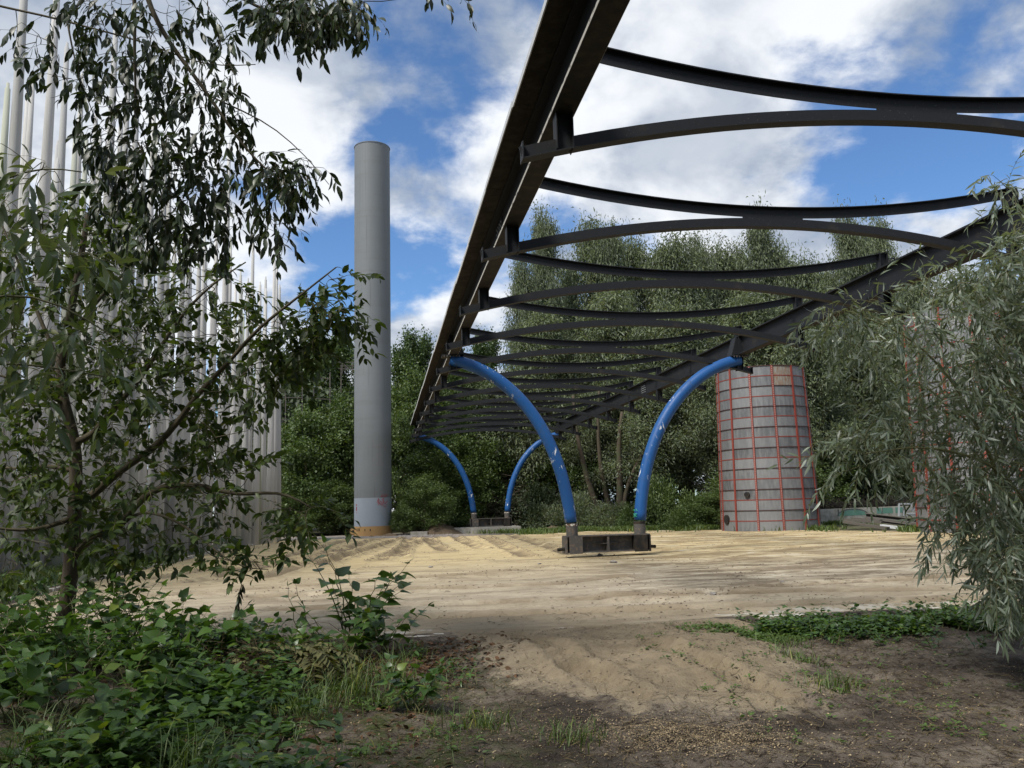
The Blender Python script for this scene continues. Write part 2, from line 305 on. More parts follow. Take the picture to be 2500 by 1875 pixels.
# ------------------------------------------------------------------ mesh helpers
class MB:
    def __init__(s): s.v = []; s.f = []; s.m = []
    def add(s, vs_, fs, mi=0):
        o = len(s.v); s.v.extend([tuple(map(float, p)) for p in vs_]); s.f.extend([tuple(i+o for i in f) for f in fs]); s.m.extend([mi]*len(fs))
    def box(s, x0, x1, y0, y1, z0, z1, mi=0):
        s.add([(x0, y0, z0), (x1, y0, z0), (x1, y1, z0), (x0, y1, z0), (x0, y0, z1), (x1, y0, z1), (x1, y1, z1), (x0, y1, z1)],
              [(0, 3, 2, 1), (4, 5, 6, 7), (0, 1, 5, 4), (1, 2, 6, 5), (2, 3, 7, 6), (3, 0, 4, 7)], mi)
    def beam(s, a, b, w, h, mi=0, up=(0, 0, 1)):
        a = np.array(a, float); b = np.array(b, float); d = b-a; d /= np.linalg.norm(d)
        u = np.array(up, float); sd_ = np.cross(d, u); sd_ /= np.linalg.norm(sd_); u = np.cross(sd_, d)
        P = [q+sd_*i*w/2+u*j*h/2 for q in (a, b) for i, j in ((-1, -1), (1, -1), (1, 1), (-1, 1))]
        s.add(P, [(0, 1, 2, 3), (7, 6, 5, 4), (0, 4, 5, 1), (1, 5, 6, 2), (2, 6, 7, 3), (3, 7, 4, 0)], mi)
    def sweep(s, pts, prof, up, mi=0):
        """sweep a closed profile [(side, up)] along pts in a plane with fixed side vector"""
        pts = np.array(pts, float); n = len(pts); side = np.array(up, float); k = len(prof); V = []
        for i in range(n):
            t = pts[min(i+1, n-1)]-pts[max(i-1, 0)]; t /= np.linalg.norm(t); u = np.cross(side, t); u /= np.linalg.norm(u)
            if u[2] < 0: u = -u
            for a, b in prof: V.append(pts[i]+side*a+u*b)
        Fc = []
        for i in range(n-1):
            for j in range(k): Fc.append((i*k+j, i*k+(j+1) % k, (i+1)*k+(j+1) % k, (i+1)*k+j))
        Fc.append(tuple(range(k))); Fc.append(tuple((n-1)*k+j for j in reversed(range(k))))
        s.add(V, Fc, mi)
    def tube(s, pts, rad, n=8, mi=0, cap=True):
        pts = np.array(pts, float); m_ = len(pts); rad = np.broadcast_to(rad, (m_,)); V = []
        t0 = pts[1]-pts[0]; ref = np.array([0, 0, 1.0]) if abs(t0[2]) < .9*np.linalg.norm(t0) else np.array([1.0, 0, 0])
        x = np.cross(t0, ref); x /= np.linalg.norm(x)
        for i in range(m_):
            t = pts[min(i+1, m_-1)]-pts[max(i-1, 0)]; t = t/(np.linalg.norm(t)+1e-9)
            x = x-t*(x@t); x /= (np.linalg.norm(x)+1e-9); y = np.cross(t, x)
            for j in range(n):
                a = 2*math.pi*j/n; V.append(pts[i]+(x*math.cos(a)+y*math.sin(a))*rad[i])
        Fc = [(i*n+j, i*n+(j+1) % n, (i+1)*n+(j+1) % n, (i+1)*n+j) for i in range(m_-1) for j in range(n)]
        if cap: Fc.append(tuple(reversed(range(n)))); Fc.append(tuple((m_-1)*n+j for j in range(n)))
        s.add(V, Fc, mi)
    def mesh(s, name, mats, smooth_=False):
        me = bpy.data.meshes.new(name); me.from_pydata(s.v, [], s.f)
        for mm in (mats if isinstance(mats, (list, tuple)) else [mats]): me.materials.append(mm)
        me.polygons.foreach_set('material_index', s.m)
        if smooth_: me.polygons.foreach_set('use_smooth', [True]*len(s.f))
        me.update(); return me
def link(name, me, parent=None, loc=None):
    o = bpy.data.objects.new(name, me); C.objects.link(o)
    if parent: o.parent = parent
    if loc is not None: o.location = loc
    return o
def tag(o, label=None, cat=None, group=None, kind=None):
    if label: o['label'] = label
    if cat: o['category'] = cat
    if group: o['group'] = group
    if kind: o['kind'] = kind
    return o
def thing(name, loc, label, cat, group=None, rz=0.0, scale=None):
    o = bpy.data.objects.new(name, None); C.objects.link(o); o.empty_display_size = .2
    o.location = tuple(map(float, loc)); o.rotation_euler = (0, 0, rz)
    if scale: o.scale = scale
    return tag(o, label, cat, group)
def copy_tree(o, loc=None, rz=None, scale=None, label=None, group=None):
    c = o.copy(); C.objects.link(c)
    if loc is not None: c.location = tuple(map(float, loc))
    if rz is not None: c.rotation_euler = (0, 0, rz)
    if scale is not None: c.scale = scale
    if label: c['label'] = label
    if group: c['group'] = group
    for ch in list(o.children):
        k = ch.copy(); C.objects.link(k); k.parent = c
        for g in list(ch.children):
            q = g.copy(); C.objects.link(q); q.parent = k
    return c
def part(name, mb, mats, parent, origin=None, sm=False):
    """mesh part; geometry is given in world coordinates, parent's location subtracted"""
    off = Vector(parent.location) if parent else Vector((0, 0, 0))
    if off.length > 0: mb.v = [(x-off.x, y-off.y, z-off.z) for x, y, z in mb.v]
    return link(name, mb.mesh(name, mats, sm), parent)

# leaf templates: x along the leaf, y across, z up
def leaf_tpl(ts, ws, droop=.12, fold=.12, cup=0.0):
    V = [(0, 0, 0)]
    for t, w in zip(ts, ws): V += [(t, -w, fold*w*2-droop*t*t), (t, 0, -droop*t*t), (t, w, fold*w*2-droop*t*t)]
    V.append((1, 0, -droop*1.15)); k = len(ts); last = len(V)-1
    T = [(0, 1, 2), (0, 2, 3)]
    for i in range(k-1):
        a = 1+3*i; b = a+3
        T += [(a, b, b+1), (a, b+1, a+1), (a+1, b+1, b+2), (a+1, b+2, a+2)]
    a = 1+3*(k-1); T += [(a, last, a+1), (a+1, last, a+2)]
    return np.array(V, float), np.array(T)
TPL = {
    'card': (np.array([(0, 0, 0), (.45, -.5, .1), (1, 0, -.1), (.45, .5, .1)], float), np.array([(0, 1, 2), (0, 2, 3)])),
    'oval': leaf_tpl((.22, .58), (.20, .22), .18, .15),
    'heart': leaf_tpl((.06, .30, .66), (.27, .37, .20), .2, .10),
    'lance': leaf_tpl((.25, .62), (.085, .075), .22, .1),
    'sallow': leaf_tpl((.2, .5, .8), (.11, .15, .09), .25, .12),
}
def norm(a): return a/(np.linalg.norm(a, axis=-1, keepdims=True)+1e-9)
def frames(D, rg, jit=.5, up=(0, 0, 1)):
    D = norm(D); U = np.array(up, float)+rg.normal(0, jit, D.shape); S = norm(np.cross(U, D)); Nn = np.cross(D, S)
    return D, S, Nn
def leaves_mesh(name, P, D, Ls, Ws, tpl, material, rg, jit=.5, tint=None):
    V0, T0 = TPL[tpl]; n = len(P); Dn, S, Nn = frames(D, rg, jit)
    Ls = np.broadcast_to(Ls, (n,)); Ws = np.broadcast_to(Ws, (n,))
    V = P[:, None, :] + V0[None, :, 0, None]*Dn[:, None, :]*Ls[:, None, None] + V0[None, :, 1, None]*S[:, None, :]*Ws[:, None, None] + V0[None, :, 2, None]*Nn[:, None, :]*Ls[:, None, None]
    k = len(V0); T = (T0[None]+(np.arange(n)*k)[:, None, None]).reshape(-1, 3); V = V.reshape(-1, 3)
    if tint is None: tint = rg.random(n)
    return tri_mesh(name, V, T, material, np.repeat(tint, k))
def tri_mesh(name, V, T, material, tint=None):
    me = bpy.data.meshes.new(name); me.vertices.add(len(V)); me.vertices.foreach_set('co', V.astype(np.float32).ravel())
    me.loops.add(T.size); me.loops.foreach_set('vertex_index', T.astype(np.int32).ravel())
    me.polygons.add(len(T)); me.polygons.foreach_set('loop_start', np.arange(0, T.size, 3, dtype=np.int32))
    me.update(calc_edges=True)
    if tint is not None:
        a = me.attributes.new('tint', 'FLOAT', 'POINT'); a.data.foreach_set('value', tint.astype(np.float32))
    me.materials.append(material); me.validate(); return me
LEAF1 = {}
def single_leaf(tpl, material, wf=1.0):
    key = (tpl, material.name)
    if key not in LEAF1:
        V, T = TPL[tpl]; LEAF1[key] = tri_mesh('leaf_'+tpl, V.copy(), T, material, np.full(len(V), .3))
    return LEAF1[key]
def leaf_objects(P, D, Ls, Ws, tpl, material, parent, rg, jit=.5, name='leaf'):
    me = single_leaf(tpl, material); Dn, S, Nn = frames(D, rg, jit); off = np.array(parent.location)
    n = len(P); Ls = np.broadcast_to(Ls, (n,)); Ws = np.broadcast_to(Ws, (n,))
    for i in range(n):
        o = bpy.data.objects.new(name, me); C.objects.link(o); o.parent = parent
        a, b, c, p = Dn[i]*Ls[i], S[i]*Ws[i], Nn[i]*Ls[i], P[i]-off
        o.matrix_basis = Matrix(((a[0], b[0], c[0], p[0]), (a[1], b[1], c[1], p[1]), (a[2], b[2], c[2], p[2]), (0, 0, 0, 1)))

# ------------------------------------------------------------------ value noise for terrain
def vnoise(x, y, seed=0):
    xi = np.floor(x).astype(np.int64); yi = np.floor(y).astype(np.int64); xf = x-xi; yf = y-yi
    def h(a, b):
        n = (a*374761393+b*668265263+seed*1442695041) & 0x7fffffff; n = ((n ^ (n >> 13))*1274126177) & 0x7fffffff
        return ((n ^ (n >> 16)) & 0xffff)/65535.0
    u = xf*xf*(3-2*xf); v = yf*yf*(3-2*yf)
    return (h(xi, yi)*(1-u)+h(xi+1, yi)*u)*(1-v)+(h(xi, yi+1)*(1-u)+h(xi+1, yi+1)*u)*v
def fbm(x, y, o=4, seed=0):
    r_ = 0; a = .5; f_ = 1
    for i in range(o): r_ = r_+a*vnoise(x*f_, y*f_, seed+i); a *= .5; f_ *= 2.03
    return r_
def sstep(x, a, b):
    t = np.clip((x-a)/(b-a), 0, 1); return t*t*(3-2*t)
def dist_line(x, y, pts):
    d = np.full(np.shape(x), 1e9); s_at = np.zeros(np.shape(x)); acc = 0
    for (ax, ay), (bx, by) in zip(pts[:-1], pts[1:]):
        dx, dy = bx-ax, by-ay; l2 = dx*dx+dy*dy; t = np.clip(((x-ax)*dx+(y-ay)*dy)/l2, 0, 1)
        q = np.hypot(x-ax-t*dx, y-ay-t*dy); w = q < d; d = np.where(w, q, d); s_at = np.where(w, acc+t*math.sqrt(l2), s_at); acc += math.sqrt(l2)
    return d, s_at
def gpx(*pts): return [tuple(gnd(x*K, y*K)[:2]) for x, y in pts]     # survey sheet pixels to ground
KERB_Y = 10.75
TRACKS = [gpx((960, 1185), (930, 1165), (925, 1152)), gpx((1140, 1200), (1090, 1175), (1045, 1152)), gpx((560, 1225), (700, 1190), (820, 1158)), gpx((420, 1255), (600, 1205), (745, 1162)),
          gpx((700, 1215), (800, 1180), (880, 1156)), gpx((300, 1290), (700, 1262), (1000, 1240), (1180, 1222)), gpx((560, 1290), (900, 1272), (1200, 1262), (1340, 1245)), gpx((1340, 1292), (1700, 1268), (2120, 1244)),
          gpx((600, 1318), (1000, 1305), (1400, 1290), (1800, 1280), (2160, 1272)), gpx((900, 1335), (1300, 1322), (1650, 1312), (2100, 1296)), gpx((330, 1250), (520, 1215), (640, 1190)), gpx((860, 1200), (880, 1170), (885, 1154))]
TRACKS += [[(px_+1.5, py_+.5) for px_, py_ in tr] for tr in TRACKS[:5]]
TREADS = [gpx((1520, 1425), (1600, 1455), (1720, 1492)), gpx((1240, 1435), (1300, 1455), (1380, 1490)), gpx((1100, 1385), (1180, 1405), (1290, 1450)), gpx((1420, 1400), (1560, 1440), (1650, 1480))]
SPUR = gpx((880, 1338), (1640, 1335), (1730, 1400), (1840, 1500), (1640, 1522), (1330, 1518), (1120, 1475), (1030, 1425), (950, 1378))
def in_poly(x, y, poly):
    ins = np.zeros(np.shape(x), bool); n = len(poly)
    for i in range(n):
        x0, y0 = poly[i]; x1, y1 = poly[(i+1) % n]
        c = ((y0 > y) != (y1 > y)) & (x < (x1-x0)*(y-y0)/((y1-y0)+1e-12)+x0); ins ^= c
    return ins
def soft_poly(x, y, poly, w):
    d, _ = dist_line(x, y, list(poly)+[poly[0]]); s = np.where(in_poly(x, y, poly), d, -d); return sstep(s, -w, w)
FAR_EDGE = gpx((-400, 1175), (300, 1172), (600, 1163), (890, 1155), (1140, 1148), (1250, 1139), (1560, 1139), (1780, 1140), (2010, 1143), (2300, 1140), (2700, 1138))
SANDPOLY = [(-7.0, 14.5), (-7.1, 25), (-7.0, 36), (-5.9, 49.5)]+[p for p in FAR_EDGE if p[0] > -5.5]+[(60, 36), (60, KERB_Y), (-7.0, KERB_Y)]
def masks(x, y):
    w = .7*(fbm(x*.8, y*.8, 3, 5)-.47)*2
    s = soft_poly(x+w*.5, y+w*.35, SANDPOLY, .35)
    sp = soft_poly(x+w*.7, y+w*.6, SPUR, .75)
    return s, sp
def height(x, y):
    x = np.asarray(x, float); y = np.asarray(y, float)
    base = -.0048*np.maximum(0, y-12)
    s, sp = masks(x, y)
    z = base+.06*(fbm(x*.35, y*.35, 3, 1)-.5)*sstep(y, 8, 14)
    near = 1-sstep(y, KERB_Y-.5, KERB_Y-.12)
    drop = .02+.12*sstep(x, 3.9, 4.6)+.10*(1-sstep(y, 7.2, 10.2))
    z = z-drop*near
    z = z+near*((1-.75*sp)*(.20*(fbm(x*.7, y*.7, 4, 2)-.47)+.05*(fbm(x*4, y*4, 3, 3)-.5))+.028*(vnoise(x*9, y*9, 81)-.5)+.03*(vnoise(x*14, y*14, 8)-.5))
    z = z+near*(.30*np.exp(-((x+3.4)/1.8)**2-((y-7.6)/2.2)**2))
    # spilled sand
    z = z+sp*near*(.05+.07*(fbm(x*2.2, y*2.6, 4, 9)-.5))+.10*np.exp(-((x-1.7)/.55)**2-((y-8.9)/.42)**2)+.08*np.exp(-((x-2.7)/.5)**2-((y-8.1)/.45)**2)+.08*np.exp(-((x-3.3)/.5)**2-((y-8.9)/.4)**2)+.06*np.exp(-((x-1.2)/.7)**2-((y-9.6)/.6)**2)
    for tr in TREADS:
        d, sa = dist_line(x, y, tr); m_ = np.exp(-(d/.16)**4); z = z-m_*(.05+.030*np.sign(np.sin(sa*2*math.pi/.16+np.sign(x)*.0)))
        z = z+.035*np.exp(-((d-.24)/.06)**2)
    z = z+s*(1-near)*.022*(fbm(x*2.2, y*3, 4, 12)-.5)
    for tr in TRACKS:
        d, sa = dist_line(x, y, tr); wv = .12*(fbm(sa*1.2, sa*.3, 2, 30)-.5)
        z = z-.05*np.exp(-((d+wv)/.20)**2)+.05*np.exp(-((d+wv-.32)/.12)**2)
    return z
def gz(x, y): return float(height(np.array([x]), np.array([y]))[0])

def axis(fine0, fine1, step, lo, hi, g=1.09):
    a = list(np.arange(fine0, fine1+1e-6, step)); s = step; up_ = []
    q = a[-1]
    while q < hi: s *= g; q += s; up_.append(q)
    s = step; q = a[0]; dn = []
    while q > lo: s *= g; q -= s; dn.append(q)
    return np.array(dn[::-1]+a+up_)
gx = axis(-5.2, 8.0, .045, -500, 600, 1.03); gy = np.r_[axis(4.2, 13.0, .045, -120, 13.0, 1.06), axis(13.1, 13.1, .05, 13.1, 55, 1.009), axis(56, 56, .6, 56, 900, 1.06)]; gy = np.unique(gy)
gx = gx[(gx > -620) & (gx < 700)]
X, Y = np.meshgrid(gx, gy); X = X+0.0; Z = height(X, Y)
nx, ny = len(gx), len(gy)
V = np.stack([X.ravel(), Y.ravel(), Z.ravel()], 1)
idx = np.arange(nx*ny).reshape(ny, nx); a, b, c_, d_ = idx[:-1, :-1].ravel(), idx[:-1, 1:].ravel(), idx[1:, 1:].ravel(), idx[1:, :-1].ravel()
T = np.concatenate([np.stack([a, b, c_], 1), np.stack([a, c_, d_], 1)])
gme = tri_mesh('ground', V, T, M['ground'])
gme.polygons.foreach_set('use_smooth', [True]*len(gme.polygons))
s_, sp_ = masks(X, Y)
def vatt(name, arr):
    a_ = gme.attributes.new(name, 'FLOAT', 'POINT'); a_.data.foreach_set('value', arr.astype(np.float32).ravel())
vatt('sand', np.clip(np.maximum(s_, sp_*.8), 0, 1)); vatt('spur', sp_*(1-s_)+.6*np.exp(-((Y-KERB_Y-.6)/.8)**2)*sstep(X, -.5, 1)*(1-sstep(X, 4, 6)))
tk = np.zeros_like(X)
for tr in TRACKS:
    d, sa = dist_line(X, Y, tr); tk = np.maximum(tk, np.exp(-((d+.12*(fbm(sa*1.2, sa*.3, 2, 30)-.5))/.30)**2))
vatt('track', tk*sstep(fbm(X*1.5, Y*1.5, 3, 41), .22, .45))
ch = .72*np.exp(-((Y-KERB_Y-.2)/.34)**2)*np.maximum(sstep(X, -.5, .0)*(1-sstep(X, .5, .9)), sstep(X, 3.9, 4.6)*(1-sstep(X, 9, 10)))+.55*np.exp(-((Y-KERB_Y+.12)/.28)**2)*sstep(X, 1.6, 2.2)*(1-sstep(X, 3.9, 4.4))
dl, _ = dist_line(X, Y, [(-7.15, 14), (-7.15, 36), (-5.85, 50)]); ch = ch+.7*np.exp(-(dl/.22)**2)
vatt('chalk', np.clip(ch, 0, 1))
vatt('rough', sstep(X-.12*(Y-12), 2.6, 5.5)*sstep(Y-.10*X+.8*(fbm(X*.5, Y*.5, 3, 61)-.5), 12.0, 13.2))
vatt('yellow', np.clip(sstep(Y-X*.25, 13, 27)*.9+.1+.6*(fbm(X*.12, Y*.12, 3, 55)-.5), 0, 1)*(1-.8*sp_))
vatt('green', sstep(Y, 30, 36)+(1-sstep(X, .2, 1.6))*(1-sstep(Y, 8, 10)))
vatt('gravel', sstep(Y, 44, 47)*(1-sstep(X, 3, 12))*(1-sstep(Y, 54, 57)))
g_o = link('ground', gme); g_o['kind'] = 'structure'

# ------------------------------------------------------------------ steel canopy
Y0, SP = 8.776, 3.902
XL, XR = 2.07, 11.24; XC = 6.62
can = thing('steel_canopy', (XC, 24.4, 0), 'long dark steel canopy frame of arched cross ribs on curved blue tube legs', 'canopy')
ZB, ZT = 6.05, 6.66
def ibeam(x, y0, y1, left):
    mb = MB(); w = .27
    mb.box(x-.012, x+.012, y0, y1, ZB+.035, ZT-.035, 0)
    mb.box(x-w/2, x+w/2, y0, y1, ZT-.035, ZT, 0)
    mb.box(x-w/2, x+w/2, y0, y1, ZB, ZB+.035, 0)
    return mb
for x, s in ((XL, -1), (XR, 1)):
    mb_o = part('main_beam', ibeam(x, 1.2, 52.6, s < 0), M['steel'], can)
    # worn flange edges as thin strips proud of the flange, skylight painted in pale
    e = MB()
    for sx in (-1, 1): e.box(x+sx*.135+(-.004 if sx < 0 else 0), x+sx*.135+(0 if sx < 0 else .004), 1.2, 52.6, ZB+.001, ZB+.045, 0)
    part('flange_edge', e, M['worn_skylit_edge'] if s < 0 else M['steel'], can)
    rs = MB(); rs.box(x-.131, x+.131, 1.25, 52.55, ZB-.004, ZB-.001); part('flange_underside', rs, M['rusty'], can)
    for yy in (24.1, 24.7, 51.6, 52.2):                    # web stiffeners over the legs
        st = MB(); st.box(x-.128, x+.128, yy, yy+.02, ZB+.04, ZT-.04); part('stiffener', st, M['steel'], can)
# edge boards laid on the left beam
for k in range(18):
    y0 = 1.2+k*2.86; y1 = min(y0+2.852, 52.6)
    if y0 > 52: break
    b = MB(); b.box(1.655+.006*(k % 3), 2.22, y0, y1, ZT+.004, ZT+.044); part('edge_board', b, M['board'], can)
    e = MB(); e.box(1.640+.006*(k % 3), 1.6545+.006*(k % 3), y0+.002, y1-.002, ZT-.03, ZT+.05); part('board_trim', e, M['pale_beam'], can)
def arc_pts(x0, z0, x1, z1, zm, n=25):
    xs = np.linspace(x0, x1, n); t = (xs-(x0+x1)/2)/((x1-x0)/2); zz_ = zm+(z0+(z1-z0)*(t+1)/2-zm)*t*t
    return xs, zz_
def rib_mesh(kind):
    mb = MB()
    if kind == 'lower':
        xs, zs = arc_pts(1.58, 5.465, 11.62, 5.465, 6.145, 29)
        P = [(x, 0, z) for x, z in zip(xs, zs)]
        mb.sweep(P, [(-.08, 0), (.08, 0), (.08, .014), (.008, .014), (.008, .17), (-.008, .17), (-.008, .014), (-.08, .014)], (0, 1, 0))
        for xe in (1.575, 11.62): mb.box(xe-.008, xe+.008, -.085, .085, 5.455, 5.67)
    else:
        xs, zs = arc_pts(1.95, 7.03, 11.34, 7.03, 6.50, 27)
        P = [(x, 0, z) for x, z in zip(xs, zs)]
        mb.sweep(P, [(-.08, 0), (-.08, -.014), (-.008, -.014), (-.008, -.178), (.008, -.178), (.008, -.014), (.08, -.014), (.08, 0)], (0, 1, 0))
        mb.box(XC-.55, XC+.55, -.0075, .0075, 6.30, 6.345)
    return mb
lo_me = rib_mesh('lower').mesh('lower_rib', M['steel']); up_me = rib_mesh('upper').mesh('upper_rib', M['steel'])
pl = MB(); s_h = .085
def hpost(x, z0, z1):
    mb = MB(); mb.box(x-.09, x+.09, -.006, .006, z0, z1); mb.box(x-.102, x-.09, -.09, .09, z0, z1); mb.box(x+.09, x+.102, -.09, .09, z0, z1); return mb
pm = {}
for nm, x, z0, z1 in (('hl', XL, 5.60, ZB-.005), ('hr', XR-.02, 5.56, ZB-.005), ('ul', XL, ZT+.046, 7.00), ('ur', XR, ZT+.002, 7.00)): pm[nm] = hpost(x, z0, z1).mesh('post', M['steel'])
for i in range(-1, 12):
    yy = Y0+i*SP; loc = (-XC, yy-24.4, 0)
    link('lower_rib', lo_me, can, loc); link('upper_rib', up_me, can, (loc[0], loc[1]+.0, 0))
    for k in ('hl', 'hr'): link('hanger_post', pm[k], can, loc)
    for k in ('ul', 'ur'): link('upright_post', pm[k], can, loc)
# legs
prof = [(7.645, .57), (7.655, .88), (7.72, 1.5), (7.90, 2.42), (8.11, 3.05), (8.42, 3.75), (8.80, 4.35), (9.25, 4.88), (9.78, 5.33), (10.35, 5.67), (10.85, 5.84), (11.22, 5.93)]
def smooth_path(P, n=40):
    P = np.array(P, float); t = np.r_[0, np.cumsum(np.linalg.norm(np.diff(P, axis=0), axis=1))]; q = np.linspace(0, t[-1], n); out = np.stack([np.interp(q, t, P[:, k]) for k in range(P.shape[1])], 1)
    for _ in range(3): out[1:-1] = (out[:-2]+2*out[1:-1]+out[2:])/4
    return out
for ty, zb0 in ((24.4, 0.0), (51.9, 0.10)):
    bb = MB(); x0, x1 = 5.30, 7.90; zt_ = .57+zb0; zb = zt_-.50
    bb.box(x0+.004, x1-.004, ty-.26, ty+.26, zt_-.03, zt_); bb.box(x0+.004, x1-.004, ty-.26, ty+.26, zb, zb+.03); bb.box(x0+.3, x1-.3, ty-.012, ty+.012, zb+.03, zt_-.03)
    base = part('base_beam', bb, M['socket'], can)
    for sx in (x0, x1):
        e = MB(); s2 = 1 if sx == x0 else -1
        e.box(min(sx, sx+s2*.04), max(sx, sx+s2*.04), ty-.30, ty+.30, zb-.02, zt_-.031)
        e.box(min(sx+s2*.10, sx+s2*.50), max(sx+s2*.10, sx+s2*.50), ty-.30, ty-.262, zb-.02, zt_-.031)
        e.box(min(sx+s2*.10, sx+s2*.50), max(sx+s2*.10, sx+s2*.50), ty+.262, ty+.30, zb-.02, zt_-.031)
        e.box(min(sx+s2*.46, sx+s2*.50), max(sx+s2*.46, sx+s2*.50), ty-.2615, ty+.2615, zb+.031, zt_-.031)
        part('end_box', e, M['rusty'] if sx == x1 else M['socket'], can)
        t_ = MB(); t_.tube([(sx-s2*.22, ty-.05, zb+.10), (sx+s2*.02, ty-.05, zb+.12)], .05, 10); part('locating_pin', t_, M['rusty'], can)
    st = MB(); st.box((x0+x1)/2-.03, (x0+x1)/2+.03, ty-.25, ty-.013, zb+.031, zt_-.031); part('web_stiffener', st, M['socket'], can)
    for sx in (-1, 1):
        st = MB(); mx_ = (x0+x1)/2+sx*.03
        st.add([(mx_, ty-.22, zb+.245), (mx_+sx*.42, ty-.013, zb+.245), (mx_, ty-.013, zb+.245), (mx_, ty-.22, zb+.262), (mx_+sx*.42, ty-.013, zb+.262), (mx_, ty-.013, zb+.262)], [(0, 1, 2), (5, 4, 3), (0, 3, 4, 1), (1, 4, 5, 2), (2, 5, 3, 0)])
        part('gusset_plate', st, M['socket'], can)
    for s in (1, -1):
        P = np.array([(XC+s*(x-6.60)-(.0 if s > 0 else .02), ty, z+zb0*(1-min(1, z/6))) for x, z in prof]); P = smooth_path(P, 36)
        t_ = MB(); zc = .90+zb0; Pb = P[P[:, 2] > zc-.02]; t_.tube(Pb, .183, 24); leg = part('leg', t_, M['blue'], can, sm=True)
        leg['label'] = 'curved blue tube leg with chipped paint'
        q = MB(); xx = P[0][0]; q.tube([(xx, ty, .571+zb0), (xx, ty, .93+zb0)], .176, 24); sk = part('leg_socket', q, M['socket'], can)
        q = MB(); q.tube([(xx, ty, .86+zb0), (xx, ty, .925+zb0)], .1795, 24); part('primer_band', q, M['primer'] if s < 0 or zb0 > 0 else M['rusty'], can)
        bx = XR if s > 0 else XL
        sd1 = MB(); sd1.box(bx-.34, bx+.20, ty-.24, ty+.24, ZB-.045, ZB-.006); part('saddle_plate', sd1, M['steel'], can)
        gs = MB(); si = -s
        for yy in (ty-.20, ty+.18):
            a0, a1, b0_, b1_ = bx+si*.014, bx+si*.34, bx+si*.014, bx+si*.15
            gs.add([(a0, yy, ZB+.0355), (a1, yy, ZB-.004), (b1_, yy, ZT-.036), (b0_, yy, ZT-.036), (a0, yy+.02, ZB+.0355), (a1, yy+.02, ZB-.004), (b1_, yy+.02, ZT-.036), (b0_, yy+.02, ZT-.036)],
                   [(0, 1, 2, 3), (7, 6, 5, 4), (0, 4, 5, 1), (1, 5, 6, 2), (2, 6, 7, 3), (3, 7, 4, 0)])
        gs.add([(bx+si*.325, ty-.18, ZB-.004), (bx+si*.34, ty-.18, ZB-.004), (bx+si*.34, ty+.18, ZB-.004), (bx+si*.325, ty+.18, ZB-.004), (bx+si*.145, ty-.18, ZT-.037), (bx+si*.16, ty-.18, ZT-.037), (bx+si*.16, ty+.18, ZT-.037), (bx+si*.145, ty+.18, ZT-.037)],
               [(0, 3, 2, 1), (4, 5, 6, 7), (0, 1, 5, 4), (1, 2, 6, 5), (2, 3, 7, 6), (3, 0, 4, 7)])
        part('gusset_plate', gs, M['steel'], can)
        for k in range(6):
            bt = MB(); bt.tube([(bx-.28+.09*k, ty-.245, ZB-.085), (bx-.28+.09*k, ty-.245, ZB-.03)], .014, 6); part('bolt', bt, M['socket'], can)
# bolted splice plates
for x, s, yy in ((XR, 1, 34.2), (XL, -1, 13.9), (XL, -1, 33.4)):
    p_ = MB(); p_.box(x-.024, x+.024, yy-.32, yy+.32, ZB+.10, ZT-.10); sp_o = part('splice_plate', p_, M['steel'], can)
    bt = MB()
    for a_ in range(4):
        for b_ in range(4):
            for sd_ in (-1, 1): bt.tube([(x+sd_*.02, yy-.24+.16*a_, ZB+.16+.09*b_), (x+sd_*.044, yy-.24+.16*a_, ZB+.16+.09*b_)], .018, 6)
    o = part('bolts', bt, M['galv'], can); o['kind'] = 'stuff'
# lifting eyes on the right beam and little green paint marks on the near right leg
for yy in (16.2, 31.0):
    e = MB(); e.tube([(XR+.07*math.cos(a), yy, ZT+.05+.07*math.sin(a)) for a in np.linspace(-.5, math.pi+.5, 12)], .018, 6); part('lifting_eye', e, M['steel'], can)
def on_tube(px_, py_, cx, cyy, r):                           # ray against an upright cylinder
    d = ray(px_, py_); A = d[0]**2+d[1]**2; ox, oy = CAM[0]-cx, CAM[1]-cyy; B = 2*(ox*d[0]+oy*d[1]); Cc = ox*ox+oy*oy-r*r
    t = (-B-math.sqrt(max(0, B*B-4*A*Cc)))/(2*A); return CAM+d*t
def marks(strokes, cx, cyy, r, wid, material, parent, name):
    for s in strokes:
        mb = MB(); mb.tube([on_tube(x, y, cx, cyy, r) for x, y in s], wid, 5); part(name, mb, material, parent)
def z6(pts): return [(1350+x/7.373, 1200+y/7.373) for x, y in pts]
marks([z6(s) for s in ([(1455, 320), (1462, 350)], [(1478, 318), (1474, 350)], [(1500, 315), (1512, 345), (1524, 350)], [(1450, 400), (1480, 430), (1460, 460)], [(1470, 395), (1515, 405)], [(1500, 395), (1485, 450)], [(1455, 440), (1510, 450)])], 7.665, 24.4, .186, .010, M['green_paint'], can, 'paint_mark')

slab = thing('concrete_slab', (6.1, 51.9, 0), 'low grey concrete slab under the far trestle base of the canopy', 'slab')
for x0, x1 in ((4.15, 6.35), (6.36, 8.35)):
    b = MB(); b.box(x0, x1, 50.9, 53.1, -.45, .14); part('slab_section', b, M['concrete'], slab)

